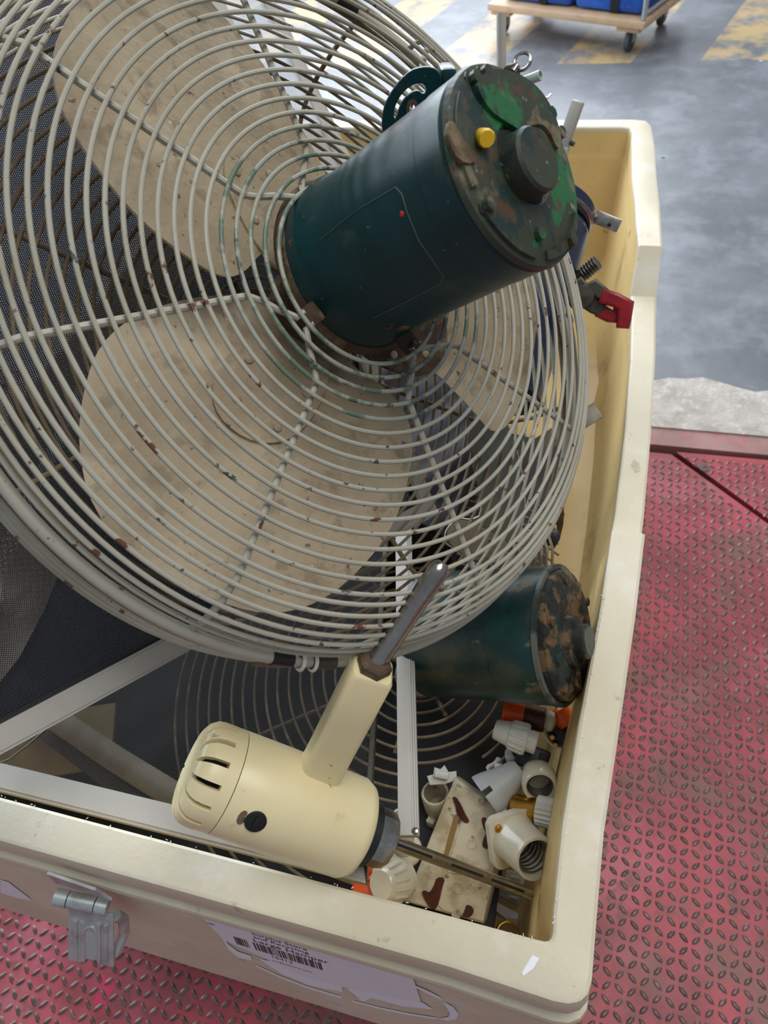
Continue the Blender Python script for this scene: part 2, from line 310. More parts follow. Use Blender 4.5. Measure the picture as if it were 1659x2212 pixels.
# cross-section, from outer foot over the rim to the inner floor: (a along outer->inner, dz below rim or absolute z)
XS = [(1.6, ('z', .155)), (1.5, ('z', .40)), (1.15, ('z', .398)), (1.14, ('z', .41)), (-.16, ('d', .080)), (-.20, ('d', .076)), (-.26, ('d', .073)), (-.29, ('d', .068)), (-.285, ('d', .061)), (-.24, ('d', .056)), (-.07, ('d', .054)), (-.06, ('d', .049)), (-.11, ('d', .043)), (-.125, ('d', .034)), (-.11, ('d', .022)), (-.07, ('d', .009)), (-.02, ('d', .002)), (.08, ('d', .0)), (.90, ('d', .0)), (.97, ('d', .002)), (1.0, ('d', .008)), (1.0, ('d', .052)), (1.06, ('d', .060)), (1.12, ('d', .075)), (1.45, ('z', .43)), (1.8, ('z', .40)), (2.4, ('z', .392))]
tb = MB(); nl = len(loop); cen = V((-.43, .9))
for a, (md, dz) in XS:
    for (pi, po, z, k) in loop:
        pi, po = V(pi), V(po); aa = a
        if a > 1 and dz != .155 and md == 'd' or (md == 'z' and a > 1.3 and dz in (.43, .40, .392) and a != 1.5):
            if k < 1 and a >= 1: aa = 1-(1-k)*.25 if md == 'd' else 1+(a-1)*(.1+.9*k)
        if a < 0: aa = a*(1-.72*min(1, k))
        if md == 'z' and dz in (.398, .41): aa = 0.5 if k == 1 else (.5+.62*(1-k))
        if md == 'z' and dz in (.398, .41) and k < .5:       # the front wall leans out a little towards its foot
            q = V((po.x, .0415)) if pi.y < .2 else po.lerp(pi, .5)
        else: q = po.lerp(pi, aa)
        if md == 'z' and a in (1.6, 1.5): q = po+(cen-po)*.10
        tb.v.append(V((q.x, q.y, z-dz if md == 'd' else dz)))
for j in range(len(XS)-1):
    for i in range(nl): tb.f.append((j*nl+i, j*nl+(i+1) % nl, (j+1)*nl+(i+1) % nl, (j+1)*nl+i))
tb.f.append(tuple(range(nl))); tb.f.append(tuple((len(XS)-1)*nl+i for i in range(nl)))
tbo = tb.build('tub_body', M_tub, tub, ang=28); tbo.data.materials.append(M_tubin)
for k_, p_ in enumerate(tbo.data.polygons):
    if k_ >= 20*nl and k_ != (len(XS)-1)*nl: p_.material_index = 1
for cx_, cy_ in ((-.82, .28), (-.06, .28), (-.82, 1.5), (-.06, 1.5)):
    c = MB(); c.lathe(T((cx_-.02, cy_, .062)) @ RY(PI/2), [(0, 0), (.05, 0), (.06, .006), (.06, .034), (.05, .04), (0, .04)], 24)
    wh = c.build('caster', M_tire, tub)
    c = MB(); c.box(T((cx_, cy_, .1535)), .07, .09, .006); c.box(T((cx_-.027, cy_, .105)), .004, .05, .095); c.box(T((cx_+.027, cy_, .105)), .004, .05, .095); c.cyl(T((cx_-.03, cy_, .062)) @ RY(PI/2), .007, .06, 12)
    c.build('caster_fork', M_galv, wh)
# front wall plane for the stickers
WT, WB = V((0, .0775, .640)), V((0, .0415, .41)); wd = (WT-WB).normalized(); wn = V((1, 0, 0)).cross(wd)
if wn.y > 0: wn = -wn
def wall_pt(x, y, off=.0016): return onp(x, y, WB+wn*off, wn)
WFM = Matrix(((1, 0, wn.x, 0), (0, wd.y, wn.y, WB.y), (0, wd.z, wn.z, WB.z), (0, 0, 0, 1)))   # local: x, up the wall, outward
WFI = WFM.inverted()
def wl(x, y): q = WFI @ wall_pt(x, y); return (q.x, q.y)
def cr(x, y): return (x/1.659, 1850+y/1.659)
def crp(l): return [wl(*cr(*p)) for p in l]
lab = MB(); lab.prism(WFM, crp([(712, 210), (1480, 440), (1509, 528), (1250, 474), (1100, 436), (800, 300)]), .0004, .0008)
label = lab.build('barcode_label', M_sticker, tub, label='torn white paper barcode label', ang=0)
a0, a1, b0 = V(crp([(712, 210)])[0]), V(crp([(1480, 440)])[0]), V(crp([(800, 300)])[0])
lw = (a1-a0).length; lu = (a1-a0)/lw; ang_ = math.atan2(lu.y, lu.x)
lh = abs((b0-a0).dot(V((-lu.y, lu.x))))
pr = MB()
def ltext(t, sx, sy, size): M = WFM @ T((a0.x, a0.y, .0014)) @ RZ(ang_) @ T((sx*lw, -sy*lh, 0)); v, f = text_mesh(t, size, M); pr.add(v, f)
ltext('Surplus Store', .25, .20, lh*.17); ltext('and Recycling', .25, .36, lh*.17); ltext('Large Hamper', .24, .56, lh*.22)
ltext('10412', .30, 1.16, lh*.16); ltext('surplusstore.com', .30, 1.36, lh*.10); ltext('787', .02, .34, lh*.10)
random.seed(12); sx = .135
while sx < .57:
    bw = random.choice((.0022, .0036, .006, .0075)); M = WFM @ T((a0.x, a0.y, .0014)) @ RZ(ang_)
    if not (.20 < sx < .23): pr.add([(sx*lw, -lh*.62, 0), ((sx+bw)*lw, -lh*.62, 0), ((sx+bw)*lw, -lh*1.0, 0), (sx*lw, -lh*1.0, 0)], [(0, 1, 2, 3)], M)
    sx += bw+random.choice((.002, .0035, .006))
pr.build('printing', M_ink, label, ang=0, kind='stuff')
def band(pts, w0): 
    top = [(x, y) for x, y, w_ in pts]; bot = [(x, y+w_) for x, y, w_ in reversed(pts)]; MB().prism(WFM, crp(top+bot), .0003, .0004).build('emblem_ring', M_whitep, tub, ang=0, label='white printed ring of the recycling emblem')
band([(796, 288, 10), (815, 318, 16), (850, 345, 20), (900, 362, 14)], 0)
band([(915, 393, 4), (1000, 432, 5), (1100, 470, 6), (1222, 506, 6)], 0)
band([(1262, 520, 4), (1360, 545, 6), (1460, 566, 6), (1562, 582, 5)], 0)
band([(1482, 466, 4), (1530, 486, 9), (1580, 512, 6)], 0)
for nm_, pl_ in (('emblem_ring', [(1588, 526), (1624, 545), (1642, 570), (1634, 588), (1600, 592), (1572, 586), (1606, 580), (1612, 566), (1600, 545)]),
                 ('emblem_arrow', [(930, 372), (1060, 398), (1100, 436), (1222, 462), (1228, 490), (1110, 466), (1010, 425)]),
                 ('emblem_arrow', [(1244, 478), (1310, 470), (1318, 484), (1480, 520), (1512, 528), (1550, 552), (1440, 540), (1330, 510), (1300, 524)]),
                 ('emblem_arrow', [(0, 88), (28, 96), (112, 160), (60, 152), (0, 132)])):
    MB().prism(WFM, crp(pl_), .0003, .0004).build(nm_, M_whitep, tub, ang=0, label='white printed '+('arrow' if 'arrow' in nm_ else 'arc')+' of the recycling emblem')
# latch on the front
lm = MB()
def quad_plate(mb, px, deps, th):
    q = [D(x, y, d) for (x, y), d in zip(px, deps)]; n = (q[1]-q[0]).cross(q[3]-q[0]).normalized()
    if n.dot(CAM-q[0]) < 0: n = -n
    k = len(mb.v); mb.v += q+[p-n*th for p in q]; mb.f += [(k, k+1, k+2, k+3), (k+7, k+6, k+5, k+4)]+[(k+i, k+(i+1) % 4, k+4+(i+1) % 4, k+4+i) for i in range(4)]
    return n
quad_plate(lm, [(100, 1888), (205, 1924), (240, 1946), (120, 1908)], [.742, .742, .75, .752], .003)
latch = lm.build('latch', M_galv, tub, ang=30, label='galvanised hasp latch hanging open')
hb = MB(); h0, h1 = D(120, 1937, .765), D(233, 1960, .765)
for a, b in ((0, .24), (.26, .76), (.78, 1)): hb.tube([h0.lerp(h1, a), h0.lerp(h1, b)], .0085, 14)
hb.build('hinge_barrel', M_galv, latch)
TL, TR, BR, BL = D(150, 1960, .772), D(243, 1974, .772), D(228, 2084, .80), D(131, 2068, .80)
tx = (TR-TL).normalized(); tn = tx.cross(BL-TL).normalized(); tn = tn if tn.dot(CAM-TL) > 0 else -tn
TM = fr(TL, tn, tx); ly = (TM.inverted() @ BL); sg = 1 if ly.y > 0 else -1; tw, th_ = (TR-TL).length, (BL-TL).length
ol = [(0, 0), (tw, 0), (tw*1.04, sg*th_), (tw*.72, sg*th_), (tw*.68, sg*th_*.92), (tw*.36, sg*th_*.92), (tw*.32, sg*th_), (-tw*.04, sg*th_)]
sl = [(tw*.36, sg*th_*.80)]+[(tw*.5+tw*.14*math.cos(PI-PI*i/8), sg*(th_*.38-th_*.10*math.sin(PI*i/8))) for i in range(9)]+[(tw*.64, sg*th_*.80)]
plate('hasp_tongue', TM, ol, [], .0024, M_galv, latch, bev=.0006)
rb = MB()
for fx in (.15, .32, .70, .86): rb.tube([TM @ V((tw*fx, sg*th_*.2, .001)), TM @ V((tw*fx, sg*th_*.94, .001))], .0028, 8)
rb.tube([TM @ V((x, y, .001)) for x, y in sl[1:-1]], .002, 6)
rb.build('pressed_rib', M_galv, latch)
bw_ = MB(); bw_.tube([TM @ V((tw*1.02, sg*th_*.12, -.006)), TM @ V((tw*1.14, sg*th_*.3, -.014)), TM @ V((tw*1.15, sg*th_*.6, -.016)), TM @ V((tw*1.0, sg*th_*.9, -.010))], .006, 8)
bw_.build('spring_hook', M_galv, latch)
# chips on the rim corner and moulding flash
ch = MB(); q = [U(x, y, H+.0004) for x, y in ((1150, 2063), (1165, 2070), (1152, 2092), (1130, 2108), (1128, 2100))]; k = len(ch.v)
ch.v += q+[p-V((0, 0, .002)) for p in q]; ch.f += [(0, 1, 2, 3, 4)]+[(i, (i+1) % 5, 5+(i+1) % 5, 5+i) for i in range(5)]
ch.build('rim_chip', M_whitep, tub, ang=0)
fl = MB(); random.seed(5)
for i in range(48):
    if i < 24: x = random.uniform(0, 1170); y = 1720+x*.262+(max(0, x-900)*.03)
    else: y = random.uniform(1250, 2000); x = 1298-(y-1316)*.149
    p = U(x, y, H); l = random.uniform(.0008, .003); a = random.uniform(0, 6.3)
    d = V((math.cos(a), math.sin(a), .5))*l; fl.tube([p, p+d*.6, p+d+V((0, 0, -.0006))], .0004, 4, rs=[.0006, .0004, .0002])
fl.build('moulding_flash', M_whitep, tub, kind='stuff')
# ------------------------------------------------------------ the big fan
NN = V((0.72707812, -0.20851498, 0.65412453)).normalized(); CO = V((-0.23088692, 0.53667882, 1.08176157))
FU = V((0, 0, 1)).cross(NN).normalized(); FM = fr(CO, NN, FU); FI = FM.inverted()
def fpt(x, y, t): return onp(x, y, CO+NN*t, NN)
def flc(x, y, t): q = FI @ fpt(x, y, t); return (q.x, q.y)
def pol(r, a, t): return FM @ V((r*math.cos(a), r*math.sin(a), t))
fan = thing('cage_fan', 'large industrial fan in a round grey wire cage, lying tilted across the tub', 'fan', CO)
def guard(name, parent_mat, rings, spoke_list, tube_ring):
    g = MB(); g.circ(FM @ T((0, 0, tube_ring[1])), tube_ring[0], tube_ring[2], 160, 10)
    g = g.build(name, parent_mat, fan)
    for k, (r, t, wr, mt) in enumerate(rings):
        MB().circ(FM @ T((0, 0, t)), r, wr, 144 if r > .15 else 96, 8).build('guard_ring', mt, g)
    for pts, wr, mt in spoke_list: MB().tube(pts, wr, 8).build('guard_spoke', mt, g)
    return g
fr_r = [(.0814+.01226*k, .0479+.00012*k, .00195, M_cagein if k < 5 else M_cage) for k in range(17)]
fr_r += [(r, t, .002, M_cage) for r, t in ((.2855, .047), (.2945, .0435), (.3025, .0385), (.310, .0315), (.3165, .0245), (.3215, .0155), (.3245, .0055))]
sp = []
mounts = [88, 175, 266, 357]; outer_a = [(67, 111), (154, 197), (244.5, 289), (333, 22)]
for m_, pair in zip(mounts, outer_a):
    for oa in pair:
        A = math.radians(oa); M_ = math.radians(m_+(4 if ((oa-m_+180) % 360-180) > 0 else -4)); K = A-math.radians(((oa-m_+180) % 360-180)*.08)
        pts = [pol(.076, M_, .046), pol(.083, M_*1., .043)]
        mid = M_+(K-M_)*.55 if abs(K-M_) < PI else M_+((K-M_+PI) % (2*PI)-PI)*.55
        pts += [pol(.096, mid, .0425), pol(.106, A-((A-mid+PI) % (2*PI)-PI)*.35, .0425), pol(.116, A, .0425), pol(.20, A, .0425), pol(.288, A, .0425), pol(.308, A, .030), pol(.322, A, .010), pol(.327, A, -.008)]
        sp.append((pts, .0029, M_cage))
fg = guard('front_guard', M_cage, fr_r, sp, (.330, -.009, .0052))
bk = [(.058+.0136*k, -.128, .0019, M_cageb) for k in range(18)]
bk += [(.301, -.125, .0019, M_cageb), (.312, -.117, .0019, M_cageb), (.321, -.106, .0019, M_cageb), (.327, -.094, .0019, M_cage), (.330, -.081, .0019, M_cage), (.331, -.066, .0019, M_cage), (.331, -.050, .0019, M_cage), (.331, -.034, .0019, M_cage)]
bsp = []
for a in (119, 168, 212, 257, 302, 347, 32, 75):
    A = math.radians(a); bsp.append(([pol(.05, A, -.132), pol(.29, A, -.132), pol(.31, A, -.123), pol(.326, A, -.10), pol(.334, A, -.07), pol(.334, A, -.01)], .0027, M_cageb))
bg = guard('back_guard', M_cageb, bk, bsp, (.331, -.020, .003))
hb = MB(); hb.lathe(FM @ T((0, 0, -.136)), [(0, 0), (.058, 0), (.060, .004), (.060, .008), (0, .008)], 40); hb.build('hub_plate', M_cageb, bg)
# tape, sleeves and ties on the cage
def on_ring(px, py, t): x, y = flc(px, py, t); return math.atan2(y, x)
for (x0, y0), (x1, y1), mt, rr, nm in (((585, 1428), (630, 1434), M_black, .0066, 'tape_wrap'), ((672, 1434), (722, 1428), M_dsteel, .0066, 'tape_wrap'), ((650, 28), (692, 52), M_black, .0075, 'tape_wrap'), ((726, 76), (762, 98), M_black, .0075, 'tape_wrap')):
    a, b = on_ring(x0, y0, -.009), on_ring(x1, y1, -.009)
    MB().tube([pol(.330, a+(b-a)*i/6, -.009) for i in range(7)], rr, 10).build(nm, mt, fg)
for px_, py_ in ((650, 1418), (676, 1424)):
    a = on_ring(px_, py_, -.009); z = MB(); z.tube([pol(.330+.0075*math.cos(q), a, -.009+.0075*math.sin(q)) for q in [i*PI/6 for i in range(12)]], .0018, 6, closed=True)
    z.build('cable_tie', M_plasw, fg)
# blades
def bplane(th, p, t0):
    er = FM.to_3x3() @ V((math.cos(th), math.sin(th), 0)); et = FM.to_3x3() @ V((-math.sin(th), math.cos(th), 0))
    es = et*math.cos(p)+NN*math.sin(p); o = CO+NN*t0
    return Matrix(((er.x, es.x, 0, o.x), (er.y, es.y, 0, o.y), (er.z, es.z, 0, o.z), (0, 0, 0, 1))), er, es, er.cross(es).normalized(), o
def blade(th, px=None, loc=None):
    th = math.radians(th); _, er, es, nb, o = bplane(th, math.radians(14), -.032)
    M = Matrix(((er.x, es.x, nb.x, o.x), (er.y, es.y, nb.y, o.y), (er.z, es.z, nb.z, o.z), (0, 0, 0, 1))); Mi = M.inverted()
    if px: loc = [((Mi @ onp(x, y, o, nb)).x, (Mi @ onp(x, y, o, nb)).y) for x, y in px]
    loc = smooth(loc, 2); c = V((sum(p[0] for p in loc)/len(loc), sum(p[1] for p in loc)/len(loc)))
    vs = []; fs = []; n = len(loc); R_ = 5
    for side in (1, -1):
        for k in range(R_+1):
            for p in loc:
                q = V(p).lerp(c, k/R_*.98) if k else V(p)
                vs.append((q.x, q.y, side*.0012-.0012*0-.35*((q.y-c.y)**2)*.35+0))
    off = (R_+1)*n
    for s_ in (0, 1):
        for k in range(R_):
            for i in range(n):
                a = s_*off+k*n+i; b = s_*off+k*n+(i+1) % n; fs.append((a, b, b+n, a+n) if s_ == 0 else (a, a+n, b+n, b))
        fs.append(tuple(s_*off+R_*n+i for i in range(n)))
    for i in range(n): fs.append((i, off+i, off+(i+1) % n, (i+1) % n))
    bl = MB().add(vs, fs, M).build('blade', M_blade, fan)
    br = MB(); out = smooth([(.035, -.028), (.075, -.045), (.125, -.050), (.155, -.030), (.160, .010), (.135, .040), (.08, .045), (.035, .030)], 2)
    br.prism(M, out, .0035, .0008); br.build('blade_bracket', M_rust if px is None else M_blade, bl)
    for x, y in ((.09, -.03), (.13, -.022), (.135, .02), (.09, .028)): MB().lathe(M @ T((x, y, .004)), [(.0045, 0), (.004, .0018), (.002, .003), (0, .0032)], 10).build('rivet', M_blade, bl)
    return bl
blade(192, px=[(700, 690), (660, 655), (560, 640), (440, 636), (300, 672), (212, 742), (178, 850), (168, 950), (186, 1060), (216, 1115), (228, 1140), (330, 1220), (470, 1304), (600, 1332), (720, 1288), (825, 1180), (875, 1080), (896, 960), (878, 890), (835, 838), (770, 800), (735, 760)])
blade(72, px=[(705, 470), (640, 500), (560, 548), (528, 590), (486, 602), (430, 574), (300, 474), (188, 332), (126, 222), (112, 120), (142, 40), (215, -70), (360, -120), (450, 0), (560, 116), (642, 255), (720, 392)])
blade(-48, loc=[(.03, .0), (.08, -.025), (.134, -.030), (.204, -.070), (.243, -.098), (.272, -.075), (.29, -.02), (.295, .044), (.28, .09), (.24, .127), (.186, .145), (.13, .14), (.06, .08)])
hub = MB(); hub.lathe(FM @ T((0, 0, -.055)), [(0, 0), (.030, 0), (.034, .004), (.046, .014), (.046, .034), (.03, .044), (.018, .046), (.018, .10), (0, .10)], 32); hub.build('hub', M_rust, fan)
for m_ in mounts:
    A = math.radians(m_); b = MB(); b.box(FM @ RZ(A) @ T((.070, 0, .040)), .022, .018, .008, .002); b.lathe(FM @ RZ(A) @ T((.077, 0, .044)), [(.005, 0), (.005, .004), (0, .004)], 6); b.build('mount_lug', M_rust, fan)
# motor
m = MB(); R0 = .0720
NM = V((0.79863044, -0.17175046, 0.5767939)).normalized(); CE = CAM+(V((-0.0674, 0.53348, 1.20334))-CAM)*.966
MF = fr(CE-NM*.2215, NM, FU); MI = MF.inverted()
def mpt(x, y, t): return onp(x, y, MF @ V((0, 0, t)), NM)
def mlc(x, y, t): q = MI @ mpt(x, y, t); return (q.x, q.y)

m.lathe(MF, [(0, .036), (.070, .036), (.0755, .040), (.0750, .056), (R0, .064), (R0, .190), (R0+.0006, .191), (R0+.0006, .214), (R0-.002, .2175), (0, .2175)], 96)
motor = m.build('motor_housing', M_motor, fan, ang=30)
MB().lathe(MF, [(.071, .030), (.0795, .030), (.0795, .036), (.0765, .041), (.071, .041), (.071, .030)], 64).build('mounting_flange', M_rust, motor)
def cylhit(x, y, r):
    o = MI @ CAM; d = (MI.to_3x3() @ ray(x, y)); a = d.x*d.x+d.y*d.y; b = o.x*d.x+o.y*d.y; c = o.x*o.x+o.y*o.y-r*r
    q = b*b-a*c; s_ = (-b-math.sqrt(max(q, 0)))/a; return o+d*s_
ln = MB()
for chain in ([(560+130, 520), (770, 455), (855, 405), (868, 420), (880, 460), (905, 520), (958, 596), (952, 612), (880, 650), (790, 695)],):
    pts = []
    for (xa, ya), (xb, yb) in zip(chain, chain[1:]):
        for i in range(6): q = cylhit(xa+(xb-xa)*i/6, ya+(yb-ya)*i/6, R0+.0001); pts.append(MF @ q)
    ln.tube(pts, .00055, 5)
ln.build('nameplate_edge', pm('pale_paint_line', (62, 84, 80), rough=.6), motor, label='pale outline where a nameplate sat')
q = cylhit(868, 462, R0); MB().lathe(fr(MF @ q, MF.to_3x3() @ V((q.x, q.y, 0))), [(.002, 0), (.0015, .0006), (0, .0008)], 10).build('paint_spot', pm('red_spot', (214, 40, 40), rough=.4), motor, label='tiny red paint spot')
for ax_, ay_ in ((870, 708),): 
    q = cylhit(ax_, ay_, R0-.0002); MB().lathe(fr(MF @ q, MF.to_3x3() @ V((q.x, q.y, 0))), [(.006, 0), (.0055, .0012), (0, .0014)], 14).build('rusty_plug', M_rust, motor)
ec = MB(); ec.lathe(MF, [(0, .2170), (R0-.0005, .2170), (R0+.0012, .2185), (R0-.0005, .2225), (R0-.006, .2245), (.045, .2275), (.030, .2280), (.0265, .2245), (0, .2245)], 96)
cap = ec.build('end_bell', M_endcap, motor, ang=30)
TC = .226
def ecpt(l): return [mlc(x, y, TC+.004) for x, y in l]
cov = MB(); cov.prism(MF @ T((0, 0, TC)), smooth(ecpt([(1028, 170), (1034, 200), (1060, 242), (1100, 268), (1128, 285), (1150, 268), (1180, 270), (1206, 330), (1214, 300), (1196, 240), (1165, 190), (1120, 158), (1070, 146)]), 2), .0045, 0); cov.build('terminal_cover', M_endcap, motor)
rc = MB(); rc.prism(MF @ T((0, 0, TC-.001)), smooth(ecpt([(978, 250), (1000, 290), (1040, 345), (1010, 352), (985, 330), (968, 285)]), 1), .0035, 0); rc.build('wiring_recess', M_rust, motor)
q = mpt(1036, 300, TC); nut = MB(); nd = (D(1028, 340, .45)-D(1034, 290, .47)).normalized(); nd = (nd+NM*.5).normalized()
nut.lathe(fr(q+NM*.003-nd*.008, nd), [(0, 0), (.0035, 0), (.005, .004), (.0062, .016), (.0052, .018), (0, .018)], 10); nut.build('wire_nut', M_yellow, motor)
MB().tube([q+NM*.002-nd*.022, q+NM*.005-nd*.012, q+NM*.004-nd*.006], .0028, 8).build('wire_stub', M_rust, motor)
x0, y0 = mlc(1122, 366, TC+.001); sc = MB(); SCM = MF @ T((x0, y0, TC-.002))
sc.lathe(SCM, [(.0245, 0), (.0232, .002), (.0228, .018), (.021, .0205), (0, .0205)], 40); sc.build('shaft_cap', M_endcap, motor, ang=30)
MB().lathe(MF @ T((x0, y0, TC)), [(.0228, 0), (.0285, 0), (.0272, .0012), (.0228, .0012), (.0228, 0)], 40).build('cap_gap', M_dark, motor)
for x, y in ((1022, 172), (1046, 160), (1185, 248), (1206, 290), (1052, 445), (1232, 524), (1160, 508)):
    b = MB(); X, Y_ = mlc(x, y, TC); rr = math.hypot(X, Y_); k = min(1, (R0-.006)/rr); b.lathe(MF @ T((X*k, Y_*k, TC-.004)), [(.0068, 0), (.0068, .003), (.0048, .0031), (.0048, .0085), (0, .009)], 8); b.build('bolt', M_endcap, motor, ang=30)
rimp = MB()
for a0_, a1_ in ((1.9, 2.9), (3.1, 4.0), (4.2, 5.2)):
    rimp.lathe(MF, [(R0-.010, .2225), (R0-.004, .2225), (R0-.004, .2265), (R0-.010, .2275), (R0-.010, .2225)], 24, a0_, a1_)
rimp.build('rim_boss', M_endcap, motor, ang=30)
# tilting bracket on the motor's flank
BP = D(905, 235, .60); BN = ((CAM-BP).normalized()+V((.15, -.35, -.1))).normalized(); BM = fr(BP, BN, V((1, 0, 0))); BI = BM.inverted()
def bl2(x, y): q = BI @ onp(800+x/3.318, 100+y/3.318, BP, BN); return (q.x, q.y)
ol = [bl2(*p) for p in [(112, 680), (90, 600), (88, 510), (110, 410), (160, 320), (220, 240), (290, 175), (370, 152), (440, 152), (490, 190), (502, 250), (516, 350), (420, 470), (300, 560)]]
slot = [bl2(*p) for p in [(160, 505), (165, 440), (200, 360), (250, 300), (310, 262), (370, 250), (408, 290), (400, 335), (370, 345), (340, 318), (300, 330), (250, 370), (215, 430), (195, 500), (178, 525)]]
hole = [bl2(300+30*math.cos(a), 455+52*math.sin(a)) for a in [i*PI/10 for i in range(20)]]
bk_ = plate('tilt_bracket', BM, smooth(ol, 1), [smooth(slot, 1), hole], .005, M_motor, fan, bev=.0008)
rg = [bl2(300+46*math.cos(a), 450+74*math.sin(a)) for a in [i*PI/12 for i in range(24)]]
plate('rusty_washer', BM @ T((0, 0, .003)), rg, [hole], .003, M_rust, bk_)
b2 = MB(); pz = onp(965, 185, BP-BN*.02, BN); b2.box(BM @ T(BI @ pz), .014, .03, .034, .004); b2.build('bracket_lug', M_motor, bk_)
# ------------------------------------------------------------ window screens
def screen(name, label, c0, c1, c2, bw, bt, mat_mesh, mat_bar, up, mesh_dz=0., spline=True, side=None, side_mat=None):
    bws = [bw, side or bw, bw, bw]
    # c0->c1 the near bar, c1->c2 along the side; a parallelogram frame, bars as parts
    ex = (c1-c0).normalized(); n = ex.cross(c2-c1).normalized()
    if n.dot(up) < 0: n = -n
    M = fr(c0, n, ex); Mi = M.inverted(); t = thing(name, label, 'screen', M)
    P_ = [(Mi @ p).to_2d() for p in (c0, c1, c2, c0+(c2-c1))]
    cen = sum(P_, V((0, 0)))/4
    def inset(d):
        out = []
        for i in range(4):
            d1, d2 = d*bws[i-1]/bw, d*bws[i]/bw
            a, b, c = P_[i-1], P_[i], P_[(i+1) % 4]; u1 = (b-a).normalized(); u2 = (c-b).normalized()
            n1 = V((-u1.y, u1.x)); n2 = V((-u2.y, u2.x))
            if n1.dot(cen-b) < 0: n1 = -n1
            if n2.dot(cen-b) < 0: n2 = -n2
            dt = n1.x*n2.y-n1.y*n2.x; out.append(b+V(((d1*n2.y-d2*n1.y)/dt, (n1.x*d2-n2.x*d1)/dt)))
        return out
    O, I2, G0, G1 = P_, inset(bw), inset(bw*.92), inset(bw*1.14)
    for i in range(4):
        j = (i+1) % 4; b = MB(); b.prism(I4, [O[i], O[j], I2[j], I2[i]], bt, -bt/2)
        A, B = inset(bw*.12), inset(bw*.88)
        b.prism(I4, [A[i], A[j], B[j], B[i]], .0012, bt/2); ob = b.build('frame_bar', side_mat if (side_mat and i == 1) else mat_bar, t, world=False, ang=30)
        if spline:
            s_ = MB(); s_.prism(I4, [I2[i], I2[j], G1[j], G1[i]], bt*.62, -bt*.4); s_.build('spline', M_rubber, ob, world=False, ang=30)
    ms = MB(); k = 24; Q = I2; vs = []; fs = []
    for a in range(k+1):
        for b in range(k+1):
            p = Q[0].lerp(Q[1], a/k).lerp(Q[3].lerp(Q[2], a/k), b/k); sag = math.sin(PI*a/k)*math.sin(PI*b/k)
            vs.append((p.x, p.y, mesh_dz*sag+.0015*math.sin(a*.9+b*.4)*sag))
    for a in range(k):
        for b in range(k): q = a*(k+1)+b; fs.append((q, q+1, q+k+2, q+k+1))
    ms.add(vs, fs).build('fly_mesh', mat_mesh, t, world=False, ang=60)
    return t
tA = -.172
c0, c1 = fpt(-150, 1675.6, tA), fpt(935, 1092.4, tA); e1 = (c1-c0).normalized(); e2 = NN.cross(e1).normalized(); e2 = e2 if e2.z > 0 else -e2
hw = .0115
screen('window_screen', 'dark fly screen in a white frame, propped slanting under the fan cage', c0-e2*hw, c1-e2*hw, c1+e2*.72, .0225, .010, M_mdark, M_alu, NN, -.004)
zB = .69
b0, b1, b2_ = U(-200, 1629, zB), U(800, 1876, zB), U(856, 900, zB)
nB = (b1-b0).normalized(); pB = V((-nB.y, nB.x, 0))
screen('window_screen', 'white framed fly screen lying flat behind the front rim under the stirrer', b0-pB*.015, b1-pB*.015, b2_, .0285, .010, mesh_mat('thin_dark_mesh', (44, 42, 38), .0017, .22), M_alu, V((0, 0, 1)), -.002, False, .006, M_dsteel)
p0, p1 = U(883, 1806, zB), U(870, 1060, zB); xc_ = (p1-p0).normalized(); CHM = fr(p0, V((0, 0, 1)), xc_); lc = (p1-p0).length
chn = thing('aluminium_channel', 'white aluminium channel bar lying straight across the tub beside the stirrer', 'channel', CHM)
b = MB(); b.box(CHM @ T((lc/2, 0, -.002)), lc, .0215, .009, .0008); b.build('bar', M_alu, chn, ang=30)
for d_ in (-.0048, -.0072, -.0098): b = MB(); b.box(CHM @ T((lc/2, d_, .0028)), lc-.002, .0012, .0016); b.build('rib', M_alu, chn)
b = MB(); b.lathe(CHM @ T((.004, -.007, .003)), [(.0038, 0), (.0034, .0018), (.002, .0024), (0, .0024)], 12); b.build('frame_screw', M_steel, chn)
cBR, cTR, cBL = D(806, 440, 1.06), D(552, -90, 1.19), D(420, 590, 1.12)
screen('window_screen', 'pale fly screen in a white frame standing behind the fan', cBL, cBR, cTR, .020, .010, M_mwhite, M_alu, (CAM-cBR), 0, False)
# a limp grey piece of mesh at the left
fm = MB(); e3 = (fpt(0, 1300, tA+.012)); pts = [fpt(x, y, tA+.014) for x, y in ((-120, 1060), (10, 1075), (138, 1215), (100, 1310), (40, 1420), (-20, 1500), (-160, 1560))]
FMs = fr(pts[0], NN, pts[1]-pts[0]); Fi = FMs.inverted(); loc = [(Fi @ p).to_2d() for p in pts]
rt_ = thing('mesh_offcut', 'limp grey offcut of fly mesh lying on the propped screen at left', 'mesh', FMs)
k = len(loc); cc = sum(loc, V((0, 0)))/k; vs = []; fs = []
for r_ in range(5):
    for i, p in enumerate(loc): q = p.lerp(cc, r_/4.2); vs.append((q.x, q.y, .004*math.sin(i*2+r_)))
for r_ in range(4):
    for i in range(k): fs.append((r_*k+i, r_*k+(i+1) % k, (r_+1)*k+(i+1) % k, (r_+1)*k+i))
fs.append(tuple(4*k+i for i in range(k)))
fm.add(vs, fs).build('mesh_sheet', M_mgrey, rt_, world=False, ang=60)
